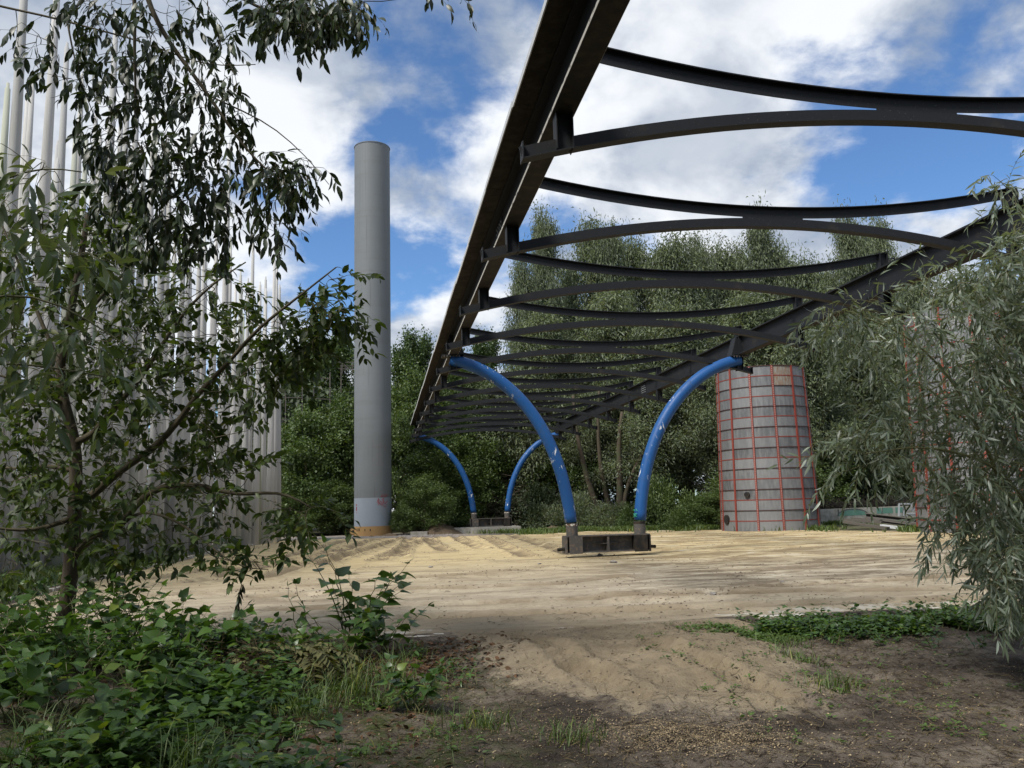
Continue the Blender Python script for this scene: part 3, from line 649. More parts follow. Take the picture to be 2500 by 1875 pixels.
# ------------------------------------------------------------------ tower section
TX, TY, TR = -.70, 51.95, 1.145
z_base = -.25; ztop = float(at_y(911, 346, TY-TR)[2])
tow = thing('steel_tower', (TX, TY, z_base), 'tall plain grey steel tower section with a yellow foot beside the pole cluster', 'tower')
def zpx(y): return float(at_y(911, y, TY-TR)[2])
z1, z2 = zpx(1215), zpx(1285)
def ring(z0, z1_, r, n=128):
    mb = MB(); V_ = []
    for z in (z0, z1_):
        for j in range(n): V_.append((TX+r*math.cos(2*math.pi*j/n), TY+r*math.sin(2*math.pi*j/n), z))
    for z in (z0, z1_):
        for j in range(n): V_.append((TX+(r-.03)*math.cos(2*math.pi*j/n), TY+(r-.03)*math.sin(2*math.pi*j/n), z))
    F_ = []
    for j in range(n):
        k = (j+1) % n; F_ += [(j, k, n+k, n+j), (2*n+k, 2*n+j, 3*n+j, 3*n+k), (n+j, n+k, 3*n+k, 3*n+j), (k, j, 2*n+j, 2*n+k)]
    mb.add(V_, F_); return mb
def smring(*a):
    return a
zs_ = np.linspace(z1, ztop, 8)
for k in range(7):
    o = part('shell_section', ring(zs_[k]+.004, zs_[k+1]-.004, TR), M['tower'], tow, sm=False)
    if k: part('weld_seam', ring(zs_[k]-.012, zs_[k]+.012, TR+.002), M['tower'], tow)
part('rim', ring(ztop, ztop+.05, TR+.03), M['tower'], tow)
o = part('lower_shell', ring(z2+.002, z1-.002, TR+.004), M['tower_low'], tow); o['label'] = 'paler blue grey lower shell section'
o = part('foot_ring', ring(z_base, z2, TR+.02), M['yellow'], tow); o['label'] = 'ochre yellow foot ring'
lg = MB(); a = math.radians(190)
cl = at_y(863, 1297, TY-.3); 
lg.tube([(cl[0]-.02, TY-.36, cl[2]), (cl[0]-.02, TY-.28, cl[2])], .20, 16); lug = part('lifting_lug', lg, M['yellow'], tow)
hl = MB(); hl.tube([(cl[0]-.02, TY-.367, cl[2]), (cl[0]-.02, TY-.361, cl[2])], .07, 12); h_o = link('lug_hole', hl.mesh('lug_hole', M['black']), lug)
for v in h_o.data.vertices: v.co -= Vector(tow.location)
for x in (872, 875, 878, 891, 904):
    p = on_tube(x, 1298, TX, TY, TR+.022); b = MB(); b.beam((p[0], p[1], z2-.28), (p[0], p[1], z2-.28+(.18 if x < 880 else .14)), .05, .012, 0, up=(0, 1, 0)); part('slot', b, M['black'], tow)
def z5(pts): return [(820+x/7.373, 1150+y/7.373) for x, y in pts]
TAG = [[(815, 445), (850, 432), (900, 430), (925, 440), (905, 455), (850, 464), (812, 458), (815, 445)], [(925, 440), (940, 432)],
       [(740, 575), (755, 520), (762, 490), (768, 560), (762, 615)], [(762, 490), (785, 520), (762, 545), (800, 605)],
       [(800, 540), (790, 570), (805, 598), (825, 570), (812, 540), (800, 540)],
       [(850, 490), (838, 520), (860, 560), (850, 600), (825, 620)], [(838, 520), (855, 488), (868, 510), (850, 560), (815, 615)],
       [(880, 545), (868, 570), (880, 598), (905, 560)], [(930, 540), (905, 560), (900, 590), (925, 605)], [(845, 632), (880, 625), (910, 632)], [(870, 648), (905, 645)]]
marks([z5(s) for s in TAG], TX, TY, TR+.010, .011, M['red_paint'], tow, 'spray_tag')
marks([z5(s) for s in ([(362, 610), (375, 600), (380, 615), (368, 628)], [(368, 648), (366, 715)], [(376, 645), (374, 718)], [(372, 745), (378, 760)])], TX, TY, TR+.010, .014, M['red_paint'], tow, 'spray_tag')

# ------------------------------------------------------------------ pole cluster
def pole_mesh(h, r0, r1, seg=12):
    mb = MB(); mb.tube([(0, 0, -.3), (0, 0, .35*h), (0, 0, .7*h), (0, 0, h-.18), (0, 0, h-.17), (0, 0, h)], [r0, r0*.66+r1*.34, r0*.3+r1*.7, r1, r1*.6, r1*.55], seg)
    return mb.mesh('shaft', M['pole'], True)
PM = [pole_mesh(h, a, b) for h, a, b in ((14.3, .225, .065), (15.6, .24, .07), (12.8, .215, .06), (17.5, .255, .075))]
hm = MB(); hm.beam((0, -.222, .95), (0, -.222, 1.12), .05, .02, 0, up=(0, 1, 0)); hatch = hm.mesh('cable_slot', M['black'])
pr_ = np.random.default_rng(21)
def front_x(y): return np.interp(y, [8, 17.2, 23.6, 29.5, 33.9, 40, 47.4], [-10.9, -9.9, -9.75, -8.95, -8.3, -7.0, -5.85])
poles = []
y = 14.0
while y < 47.6:
    poles.append((float(front_x(y))+pr_.normal(0, .10), y, 0)); y += pr_.uniform(.58, 1.05)
poles[-1] = (-5.86, 47.45, 0)
for row in range(1, 5):
    y = 15.5+row*1.0
    while y < 47.4:
        poles.append((float(front_x(y))-row*.95+pr_.normal(0, .2), y+pr_.normal(0, .15), row)); y += pr_.uniform(1.2, 2.9)+row*.2
GP = 'pale concrete lamp poles standing packed together'
for i, (x, y, row) in enumerate(poles):
    if y > 34: k, sc_ = int(pr_.choice([0, 2], p=[.5, .5])), pr_.uniform(.92, 1.10)
    else: k, sc_ = int(pr_.choice([0, 1, 2, 3], p=[.35, .3, .2, .15])), pr_.uniform(.9, 1.12)
    if pr_.random() < .12: k = 3
    lab = 'pale concrete lamp pole on the open front edge of the packed pole cluster' if row == 0 else 'pale concrete lamp pole standing deep inside the packed pole cluster'
    if row == 0: lab = 'pale concrete lamp pole on the front of the cluster, '+('nearest the cherry tree' if y < 22 else 'behind the cherry crown' if y < 31 else 'where the row passes the tree' if y < 40 else 'close to the far right end')
    if (x, y) == (-5.86, 47.45): lab = 'last concrete lamp pole at the right hand end of the pole cluster'; k = 0; sc_ = 1.02
    t = thing('lamp_pole', (x, y, gz(x, y)), lab, 'pole', GP, rz=pr_.uniform(-.5, .5))
    o = link('shaft', PM[k], t); o.scale = (1, 1, sc_); o.rotation_euler = (pr_.normal(0, .004), pr_.normal(0, .004), 0)
    if row == 0 and pr_.random() < .7: link('cable_slot', hatch, t)

kb = thing('concrete_kerb', (-7.0, 30, 0), 'long pale kerb strip between the sand and the pole cluster', 'kerb')
for i, ((x0, y0), (x1, y1)) in enumerate((((-7.2, 12), (-7.16, 20)), ((-7.16, 20.02), (-7.15, 28)), ((-7.15, 28.02), (-7.13, 36)), ((-7.12, 36.02), (-6.5, 43)), ((-6.49, 43.02), (-5.86, 50)))):
    b = MB(); b.beam((x0, y0, -.0048*(y0-12)-.02), (x1, y1, -.0048*(y1-12)-.02), .16, .16); part('kerb_stone', b, M['kerb'], kb)
kb = thing('concrete_kerb', (5, KERB_Y, 0), 'white chalky kerb edge at the near side of the sand by the green weeds', 'kerb')
for i in (0, 4, 5, 6, 7, 8, 9, 10):
    x0 = -.25+i*1.03; b = MB(); zt_ = -.030+.022*random.uniform(-1, 1); b.box(x0, x0+.985, KERB_Y-.20, KERB_Y-.02, -.35, zt_+.03); part('kerb_stone', b, M['kerb'], kb)

# ------------------------------------------------------------------ silos
def silo(loc, R0, R1, H, rows, cols, label, rot, rust=()):
    t = thing('silo', loc, label, 'silo', rz=0)
    def P(r, a, z): return (r*math.cos(a), r*math.sin(a), z)
    rad = lambda z: R0+(R1-R0)*z/H
    sgn = 2*math.pi/cols
    for r_ in range(rows):
        z0 = H*r_/rows+.005; z1 = H*(r_+1)/rows-.005; mb = MB(); n = 4; V_ = []
        for z in (z0, z1):
            for off in (0, -.012):
                for j in range(n+1):
                    a = -sgn/2+sgn*j/n; rr = rad(z)+off; V_.append(P(rr*(1-.10*(1-math.cos(sgn/2))*0), a, z))
        q = n+1
        F_ = []
        for j in range(n):
            F_ += [(j, j+1, 2*q+j+1, 2*q+j), (q+j+1, q+j, 3*q+j, 3*q+j+1)]
        F_ += [(0, 2*q, 3*q, q), (n, q+n, 3*q+n, 2*q+n)]
        mb.add(V_, F_); me = mb.mesh('sheet_panel', M['panel']); me_r = None
        for c in range(cols):
            o = link('sheet_panel', me, t); o.rotation_euler = (0, 0, rot+c*sgn)
            if (r_, c) in rust:
                if me_r is None: me_r = me.copy(); me_r.materials[0] = M['rust_panel']
                o.data = me_r; o['label'] = 'rust stained sheet panel at the silo top'
    for c in range(cols):
        a = rot+(c+.5)*sgn; mb = MB(); w = .045
        p0 = np.array(P(R0+.022, a, 0)); p1 = np.array(P(R1+.022, a, H)); mb.beam(p0, p1, .095, .06, 0, up=(math.cos(a), math.sin(a), 0))
        rib = link('rib', mb.mesh('rib', M['red_steel']), t)
        bm_ = MB(); nb = 74
        for k in range(nb):
            z = H*(k+.5)/nb; r2 = rad(z)+.048; q = P(r2, a, z); bm_.beam(np.array(q)-np.array((0, 0, .02)), np.array(q)+np.array((0, 0, .02)), .035, .012, 0, up=(math.cos(a), math.sin(a), 0))
        if c % 2 == 0: bo = link('bolt_row', bm_.mesh('bolt_row', M['bolt']), rib); bo['kind'] = 'stuff'
    for k in range(0, rows+1):
        z = H*k/rows if k < rows else H; big = (k % 2 == 0); r2 = rad(z); n = cols*4; V_ = []
        dr, hz = (.040, .016) if big else (.014, .022)
        for rr, z_ in ((r2+.002, z-hz), (r2+dr, z-hz), (r2+dr, z+hz), (r2+.002, z+hz)):
            for j in range(n): V_.append(P(rr, rot+sgn/2+2*math.pi*j/n, z_))
        F_ = [(a_*n+j, a_*n+(j+1) % n, ((a_+1) % 4)*n+(j+1) % n, ((a_+1) % 4)*n+j) for a_ in range(4) for j in range(n)]
        mb = MB(); mb.add(V_, F_); link('hoop' if big else 'band', mb.mesh('hoop', M['dark_red'] if big else M['red_steel']), t)
    return t
s1 = at_y(1885, 1286, 38.6)
SX, SY = 19.98, 41.0
H1 = 8.35
sA = silo((SX, SY, -.16), 2.50, 2.27, H1, 16, 13, 'grey sheet metal silo with red ribs standing free right of the blue legs', R(-117)+R(2), rust=((15, 1), (14, 1)))
def port(px_, py_, r, parent, nm='port_hole'):
    z = None; p = on_tube(px_, py_, SX, SY, 2.48); n = np.array([p[0]-SX, p[1]-SY, 0]); n /= np.linalg.norm(n)
    mb = MB(); mb.tube([p-n*.02, p+n*.07], r, 14); mb.tube([p+n*.0705, p+n*.078], r*.55, 12, 1); part(nm, mb, [M['rusty'], M['black']], parent)
port(1680+520/3.606, 840+1326/3.606, .14, sA); port(1680+1108/3.606, 840+1378/3.606, .13, sA); port(1680+345/3.606, 840+1545/3.606, .24, sA, 'manhole')
B2 = at_d(2283, 1290, 34.0)
silo((B2[0]+2.55+.1, B2[1]+.4, -.12), 2.62, 2.38, 9.4, 18, 13, 'second red ribbed silo half hidden behind the near willow bush', R(-117)+R(8))

# ------------------------------------------------------------------ retaining wall, frame, stacked beams
w0 = gnd(1990, 1275); w1 = gnd(2236, 1263); wd = (w1-w0); wd[2] = 0; wl = np.linalg.norm(wd[:2]); wd /= wl; ang = math.atan2(wd[1], wd[0])
w0[2] = -.17
wall = thing('retaining_wall', tuple(w0), 'low concrete block wall with a faded green mural between the two silos', 'wall', rz=ang)
for c in range(-1, 9):
    for r_ in range(2):
        b = MB(); b.box(c*1.9+.006+r_*.0, c*1.9+1.894, 0, .35, r_*.45, r_*.45+.444); link('concrete_block', b.mesh('concrete_block', M['concrete']), wall)
        if c == 0 and r_ == 0: pass
def plate(pts, y, m_, nm):
    mb = MB(); n = len(pts); V_ = [(x, y, z) for x, z in pts]+[(x, y+.004, z) for x, z in pts]
    mb.add(V_, [tuple(range(n)), tuple(reversed(range(n, 2*n)))]+[(j, n+j, n+(j+1) % n, (j+1) % n) for j in range(n)]); link(nm, mb.mesh(nm, m_), wall)
def arc_band(cx, w, h, t, z0, n=12):
    o_ = [(cx+w*math.cos(a), z0+h*math.sin(a)) for a in np.linspace(math.pi, 0, n)]; i_ = [(cx+(w-t)*math.cos(a), z0+(h-t)*math.sin(a)) for a in np.linspace(0, math.pi, n)]
    return o_, i_
o_, i_ = arc_band(3.2, 1.35, .42, .07, .46)
plate([(3.2+1.2*math.cos(a), .462+.33*math.sin(a)) for a in np.linspace(math.pi, 0, 14)], -.005, M['mural'], 'mural_arch')
for k in range(len(o_)-1):
    n = len(o_); a_, b_ = o_[k], o_[k+1]; c2, d2 = i_[n-2-k], i_[n-1-k]; plate([a_, b_, c2, d2], -.010, M['mural_dark'], 'mural_outline')
plate([(1.92, .47), (2.0, .47), (2.05, .86), (1.93, .86)], -.005, M['mural_dark'], 'mural_outline')
for x0, x1 in ((5.3, 5.75), (5.85, 6.8), (7.0, 8.0)): plate([(x0, .50), (x1, .50), (x1-.05, .84), (x0+.03, .84)], -.005, M['mural'], 'mural_patch')
plate([(5.72, .48), (5.80, .48), (5.86, .86), (5.80, .86)], -.010, M['mural_dark'], 'mural_outline')
def c3(x, y): return (1980+x/5.267, 1180+y/5.267)
fr = thing('tube_frame', tuple(at_y(*c3(1350, 400), 40)), 'pale galvanised metal frame propped in front of the mural wall', 'frame')
for a_, b_ in (((1130, 270), (1130, 420)), ((1190, 265), (1190, 420)), ((1130, 265), (1330, 262)), ((1225, 355), (1335, 225)), ((1295, 360), (1400, 232)), ((1335, 225), (1545, 220)), ((1225, 390), (1560, 385)), ((1250, 410), (1560, 405)), ((1130, 420), (1260, 418))):
    mb = MB(); yy = 40+random.uniform(-.2, .2); mb.beam(at_y(*c3(*a_), yy), at_y(*c3(*b_), yy+.01), .07, .07, 0, up=(0, 1, .1)); part('tube', mb, M['galv'], fr)
def stack_piece(a_, b_, y0, y1, w, h, m_, name, label, cat, grp=None):
    p, q = at_y(*c3(*a_), y0), at_y(*c3(*b_), y1); c = (p+q)/2; t = MB(); t.beam(p-c, q-c, w, h)
    if name == 'steel_girder':
        t = MB(); dlt = np.array((0, 0, h/2-.01))
        t.beam(p-c+dlt, q-c+dlt, w, .02); t.beam(p-c-dlt, q-c-dlt, w, .02); t.beam(p-c, q-c, .02, h-.04)
    o = link(name, t.mesh(name, m_)); o.location = tuple(c); tag(o, label, cat, grp); return o
G = 'beams stacked on the ground beside the silo'
stack_piece((425, 495), (990, 582), 36.9, 34.8, .22, .12, M['timber'], 'timber_beam', 'dark beam at the bottom front of the low stack by the silo', 'beam', G)
stack_piece((520, 520), (1010, 575), 37.6, 35.4, .22, .12, M['timber'], 'timber_beam', 'dark beam second from the front at the bottom of the stack', 'beam', G)
stack_piece((425, 468), (920, 500), 37.4, 35.9, .30, .11, M['timber'], 'timber_beam', 'broken ended dark beam lying on top at the left of the stack', 'beam', G)
stack_piece((530, 448), (900, 478), 38.0, 36.6, .25, .08, M['timber'], 'timber_beam', 'thin dark plank behind the broken beam on the left of the stack', 'plank', G)
stack_piece((710, 405), (1450, 490), 39.2, 36.9, .40, .18, M['timber'], 'steel_girder', 'long grey girder along the back of the stack', 'girder', G)
stack_piece((740, 440), (1420, 520), 38.6, 36.3, .70, .05, M['timber'], 'wide_plank', 'wide weathered board across the middle of the stack', 'plank', G)
stack_piece((900, 490), (1310, 545), 37.4, 35.7, .25, .12, M['timber'], 'steel_girder', 'dark girder in front of the wide board', 'girder', G)
stack_piece((900, 545), (1375, 600), 35.9, 34.2, .16, .13, M['pale_beam'], 'pale_beam', 'pale grey square beam at the front right of the stack', 'beam', G)
stack_piece((1290, 568), (1850, 530), 35.2, 34.6, .10, .06, M['rust_bar'], 'rusty_bar', 'thin rusty bar poking right from the stack towards the second silo', 'bar', G)

# ------------------------------------------------------------------ scaffold frame in the wood
sc = thing('scaffold_frame', (-4.0, 66, 0), 'thin rusty pipe lattice standing among the poplars left of the tower', 'scaffold')
def c1(x, y): return at_y(680+x/5.53, 750+y/5.53, 63.0)
for a_, b_, w_ in [((322, 860), (318, 1800), .06), ((475, 1100), (475, 1800), .06), ((695, 880), (690, 1800), .08), ((845, 780), (840, 1800), .07), ((95, 1160), (92, 1800), .06), ((0, 1215), (320, 1222), .06), ((480, 1235), (690, 1242), .06), ((845, 1250), (1200, 1260), .05), ((560, 955), (700, 962), .06), ((615, 1035), (670, 965), .05),
                ((800, 742), (1200, 746), .06), ((800, 790), (1200, 796), .05), ((805, 830), (1200, 836), .05), ((860, 742), (980, 860), .06), ((900, 745), (900, 880), .05), ((860, 740), (860, 900), .05), ((1000, 746), (1000, 900), .05), ((30, 1520), (340, 1524), .05)]:
    mb = MB(); mb.beam(c1(*a_), c1(*b_), w_, w_, 0, up=(0, 1, .1)); part('pipe', mb, M['socket'], sc)

# ------------------------------------------------------------------ dirt mound and stones
def mound(loc, rx, ry, h, label, seed, mat_=None):
    n = 40; g = np.linspace(-1.25, 1.25, n); A_, B_ = np.meshgrid(g, g); q = np.hypot(A_, B_)
    z = h*np.maximum(0, 1-q)**.9*(1+.5*(fbm(A_*4+9, B_*4, 4, seed)-.5))+.10*h*(fbm(A_*14, B_*14, 3, seed+3)-.5)-.06-.12*(q > 1)
    V_ = np.stack([(A_*rx).ravel(), (B_*ry).ravel(), z.ravel()], 1); ii = np.arange(n*n).reshape(n, n)
    a, b, c, d = ii[:-1, :-1].ravel(), ii[:-1, 1:].ravel(), ii[1:, 1:].ravel(), ii[1:, :-1].ravel()
    me = tri_mesh('dirt_mound', V_, np.concatenate([np.stack([a, b, c], 1), np.stack([a, c, d], 1)]), mat_ or M['mound'])
    o = link('dirt_mound', me); o.location = loc; tag(o, label, 'dirt mound'); return o
def _md(nt, out):
    n = noise(nt, 5, 8, .7); f_ = noise(nt, 25, 5, .7); c = mixc(nt, n, (.07, .052, .036), (.19, .145, .10)); c = mixc(nt, smooth(nt, f_, .55, .7), c, (.05, .038, .028)); surf(nt, out, c, .95, bump=f_, bs=.9, bd=.06, spec=.1)
M['mound'] = mat('loose_soil', _md)
p = at_y(945*K, 1145*K, 52.0)
mound((p[0]+.1, 51.3, -.2), 1.55, 1.3, .95, 'brown heap of loose soil left of the far concrete slab', 3)
mound((TX+1.0, TY-1.9, -.2), .8, .4, .28, 'small soil heap against the yellow foot of the tower', 6)
mound((TX-.1, TY-1.9, -.2), .5, .3, .16, 'smaller soil heap in front of the yellow foot of the tower', 8)
mound((10.3, 50.5, -.2), 1.6, .8, .38, 'low dirt heap at the far end right of the concrete slab', 12)
cb = MB(); cb.box(1.55, 2.55, 50.3, 50.9, -.3, .02); o = link('concrete_block', cb.mesh('concrete_block', M['concrete'])); tag(o, 'small concrete block left of the brown soil heap', 'block')

def scatter_blobs(name, P, S, material, rg, label, cat='stones'):
    base = np.array([(1, 0, 0), (-1, 0, 0), (0, 1, 0), (0, -1, 0), (0, 0, 1), (0, 0, -1)], float)
    F_ = np.array([(0, 2, 4), (2, 1, 4), (1, 3, 4), (3, 0, 4), (2, 0, 5), (1, 2, 5), (3, 1, 5), (0, 3, 5)])
    n = len(P); V_ = base[None]*rg.uniform(.5, 1.3, (n, 6, 1))*S[:, None, None]*np.array([1, 1, .55]); ang = rg.uniform(0, 6.3, n)
    c, s = np.cos(ang)[:, None], np.sin(ang)[:, None]; X_ = V_[..., 0]*c-V_[..., 1]*s; Y_ = V_[..., 0]*s+V_[..., 1]*c
    V_ = np.stack([X_, Y_, V_[..., 2]], -1)+P[:, None]
    me = tri_mesh(name, V_.reshape(-1, 3), (F_[None]+(np.arange(n)*6)[:, None, None]).reshape(-1, 3), material, np.repeat(rg.random(n), 6))
    o = link(name, me); tag(o, label, cat, kind='stuff'); return o
rg = np.random.default_rng(5)
def rand_ground(n, x0, x1, y0, y1, pw=1.0):
    x = rg.uniform(x0, x1, n); y = y0+(y1-y0)*rg.random(n)**pw; return x, y, height(x, y)
x, y, z = rand_ground(9000, -6.5, 22, 11, 46, 1.6); s_, sp_ = masks(x, y); k = (s_ > .5) & (fbm(x*.5, y*.9, 4, 66)**1 > rg.uniform(.45, .75, len(x)))
scatter_blobs('soil_clods', np.stack([x, y, z+.004], 1)[k], rg.uniform(.005, .022, k.sum())*(1+y[k]/40), M['clod'], rg, 'dark crumbs of soil scattered over the sand', 'soil')
for tr in TRACKS:
    m_ = 520; q_ = np.array(tr, float); t_ = np.r_[0, np.cumsum(np.linalg.norm(np.diff(q_, axis=0), axis=1))]; u_ = rg.uniform(0, t_[-1], m_)
    x = np.interp(u_, t_, q_[:, 0])+rg.choice([-.3, .3], m_)+rg.normal(0, .09, m_); y = np.interp(u_, t_, q_[:, 1])+rg.normal(0, .3, m_); k = fbm(x*1.5, y*1.5, 3, 12) > .42
    scatter_blobs('soil_clods', np.stack([x, y, height(x, y)+.004], 1)[k], rg.uniform(.004, .017, k.sum())*(1+y[k]/35), M['clod'], rg, 'soil crumbs thrown up along a wheel track on the sand', 'soil')
x, y, z = rand_ground(5000, -4, 7, 4.6, 10.6)
scatter_blobs('pebbles', np.stack([x, y, z+.003], 1), rg.uniform(.004, .016, len(x)), M['clod'], rg, 'small clods and pebbles on the dark foreground dirt', 'pebbles')
x, y, z = rand_ground(3500, -6.5, 4, 47.5, 52); scatter_blobs('gravel', np.stack([x, y, z+.01], 1), rg.uniform(.02, .06, len(x)), M['stone'], rg, 'grey gravel strip in front of the tower foot', 'gravel')
# a few bigger stones on the sand
for px_, py_, s in ((1463, 1322+30, .10), (780*K, 1300*K, .05), (1325*K, 1212*K, .09), (930*K, 1222*K, .06), (1165*K, 1215*K, .05), (1540*K, 1285*K, .06), (1690*K, 1262*K, .05)):
    q = gnd(px_, py_); pts = rg.normal(0, 1, (22, 3)); pts = norm(pts)*rg.uniform(.8, 1.1, (22, 1))*np.array([s*1.2, s, s*.55])
    import bmesh
    bmx = bmesh.new(); [bmx.verts.new(tuple(v)) for v in pts]; bmesh.ops.convex_hull(bmx, input=bmx.verts); me = bpy.data.meshes.new('stone'); bmx.to_mesh(me); bmx.free(); me.materials.append(M['stone'])
    o = link('stone', me); o.location = (q[0], q[1], gz(q[0], q[1])+s*.3); tag(o, 'single dark stone lying loose on the open sand', 'stone', 'loose stones on the sand')

# ------------------------------------------------------------------ far trees
def tree_skeleton(h, rg, kind):
    """returns limbs: list of (points, r0, r1)"""
    limbs = []; nT = 9; lean = rg.normal(0, .02, 2)
    tp = np.array([(lean[0]*h*t+.15*math.sin(3*t+lean[0]*50), lean[1]*h*t, h*t) for t in np.linspace(0, .93, nT)])
    limbs.append((tp, h*.017, .03)); n = {'poplar': 34, 'willow': 30, 'broad': 26}[kind]
    for i in range(n):
        t = .14+.80*(i+rg.random())/n if kind != 'broad' else .12+.75*(i+rg.random())/n
        a = i*2.4+rg.normal(0, .4); p0 = np.array([np.interp(t*.93/.93, np.linspace(0, 1, nT), tp[:, k]) for k in range(3)])
        if kind == 'poplar': ln = h*.20*(1-t*.65); el = 1.15
        elif kind == 'willow': ln = h*.33*max(.04, 1-t)**.62+.25; el = .95
        else: ln = h*.34*math.sqrt(max(.05, 1-t**2))+.3; el = .55
        d = np.array([math.cos(a)*math.cos(el), math.sin(a)*math.cos(el), math.sin(el)]); P_ = [p0]
        for s in range(4):
            d = d+np.array([0, 0, .10 if kind == 'poplar' else (-.04 if kind == 'willow' else .02)])+rg.normal(0, .12, 3); d /= np.linalg.norm(d); P_.append(P_[-1]+d*ln/4)
        limbs.append((np.array(P_), .05+.012*ln, .012))
    return limbs
def far_tree_meshes(name, h, kind, nleaf, material, rg, lsz, asp, clump):
    limbs = tree_skeleton(h, rg, kind); mb = MB()
    for i, (P_, r0, r1) in enumerate(limbs): mb.tube(P_, np.linspace(r0, r1, len(P_)), 7 if i == 0 else 4, cap=False)
    trunk = mb.mesh('trunk', M['bark'], True)
    cen = []
    for P_, r0, r1 in limbs[1:]:
        for t in (.3, .5, .68, .85, 1.0, 1.08):
            c = P_[0]+(P_[-1]-P_[0])*t+rg.normal(0, clump*.8, 3); cen.append(c)
    top = limbs[0][0][-1]
    for k in range(6): cen.append(top+np.array([rg.normal(0, .25), rg.normal(0, .25), -k*.5+.7]))
    cen = np.array(cen); cen = cen[cen[:, 2] > h*.06]; wts = rg.uniform(.3, 1.6, len(cen)); wts /= wts.sum()
    ci = rg.choice(len(cen), nleaf, p=wts); csz = rg.uniform(.6, 1.25, len(cen))[ci]
    off = rg.normal(0, 1, (nleaf, 3))*np.array([1, 1, 1.3 if kind == 'poplar' else .85])*clump*csz[:, None]; P = cen[ci]+off
    if kind == 'willow': D = off*.6+np.array([0, 0, -.5])+rg.normal(0, .6, off.shape); P[:, 2] -= .15*np.abs(off[:, 2])
    elif kind == 'poplar': D = off*.5+np.array([0, 0, .1])+rg.normal(0, .7, off.shape)
    else: D = off*.7+np.array([0, 0, -.1])+rg.normal(0, .6, off.shape)
    tint = np.clip(rg.random(len(cen))[ci]*.6+rg.random(nleaf)*.4, 0, 1); Ls = lsz*rg.uniform(.6, 1.35, nleaf)
    return trunk, leaves_mesh('crown', P, D, Ls, Ls*asp, 'card', material, rg, .7, tint)
rg = np.random.default_rng(11)
TV = {'willow': [far_tree_meshes('willow', 20, 'willow', 30000, M['leaf_willow_far'], rg, .36, .30, .62) for _ in range(3)],
      'poplar': [far_tree_meshes('poplar', 20, 'poplar', 17000, M['leaf_poplar_far'], rg, .24, .75, .36) for _ in range(3)],
      'broad': [far_tree_meshes('broad', 12, 'broad', 20000, M['leaf_broad_far'], rg, .24, .62, .50) for _ in range(2)]}
HN = {'willow': (20, 9.5), 'poplar': (20, 4.2), 'broad': (12, 8.2)}
def far_tree(cx, ytop, wpx, D, kind, label, group, shift=1.0):
    p = at_d(cx*K, 1150*K, D); top = at_d(cx*K, ytop*K, D); base_z = -.3; h = top[2]-base_z; H0, W0 = HN[kind]; w = wpx*K*D/F_PX
    if kind == 'willow': w *= .84 if ytop < 530 else .92
    v = int(rg.integers(len(TV[kind]))); s = h/H0*1.0; sw = w/W0
    t = thing({'willow': 'willow_tree', 'poplar': 'poplar_tree', 'broad': 'broadleaf_tree'}[kind], (p[0], p[1], base_z), label, 'tree', group, rz=rg.uniform(0, 6.28), scale=(sw, sw, s))
    tr, cr = TV[kind][v]; link('trunk', tr, t); link('crown', cr, t)
TL = [(655, 720, 95, 70, 'poplar'), (700, 705, 90, 68, 'poplar'), (738, 690, 90, 71, 'poplar'), (775, 715, 90, 69, 'poplar'), (610, 740, 90, 72, 'poplar'), (560, 730, 90, 72, 'poplar'), (868, 725, 85, 66, 'poplar'), (890, 690, 80, 68, 'poplar'), (922, 700, 80, 70, 'poplar'), (960, 720, 80, 72, 'poplar'), (1040, 690, 70, 70, 'poplar'), (1072, 700, 70, 72, 'poplar'), (1000, 745, 90, 70, 'poplar'),
      (1188, 405, 150, 62, 'willow'), (1310, 432, 220, 64, 'willow'), (1400, 462, 200, 66, 'willow'), (1145, 520, 130, 60, 'willow'), (1500, 462, 240, 62, 'willow'), (1585, 480, 200, 66, 'willow'), (1682, 405, 190, 63, 'willow'), (1790, 515, 200, 62, 'willow'), (1890, 408, 160, 64, 'willow'), (1962, 418, 150, 66, 'willow'), (2040, 520, 200, 62, 'willow'), (2130, 560, 220, 62, 'willow'), (2230, 560, 220, 60, 'willow'),
      (1250, 520, 120, 66, 'willow'), (1350, 445, 150, 63, 'willow'), (1450, 500, 150, 65, 'willow'), (1545, 470, 140, 64, 'willow'), (1635, 490, 150, 66, 'willow'), (1730, 500, 140, 65, 'willow'), (1830, 540, 150, 66, 'willow'), (1180, 640, 240, 56, 'willow'), (1340, 600, 260, 57, 'willow'), (1480, 640, 260, 56, 'willow'), (1640, 600, 260, 57, 'willow'), (1760, 640, 240, 55, 'willow'), (1880, 600, 260, 60, 'willow'), (2020, 640, 280, 62, 'willow'), (2160, 680, 280, 63, 'willow'),
      (1090, 800, 220, 57, 'willow'), (1420, 790, 220, 53, 'willow'), (1800, 770, 200, 57, 'willow'), (1560, 780, 200, 52.5, 'willow'), (1930, 800, 220, 60, 'willow'), (1280, 830, 180, 55, 'willow'),
      (905, 800, 200, 58, 'broad'), (980, 770, 180, 60, 'broad'), (1040, 860, 200, 57, 'broad'), (870, 880, 150, 56, 'broad'), (1130, 960, 200, 57, 'broad'), (1230, 960, 200, 56, 'broad'), (940, 930, 170, 54, 'broad'), (1000, 980, 150, 54.5, 'broad')]
GL = {'willow': ('tall silver green willow in the tree line behind the canopy', 'willows in the tree line behind the canopy'), 'poplar': ('slim upright poplar in the row behind the grey tower', 'poplars behind the grey tower'), 'broad': ('fresh green broadleaf tree right of the grey tower foot', 'broadleaf trees right of the tower')}
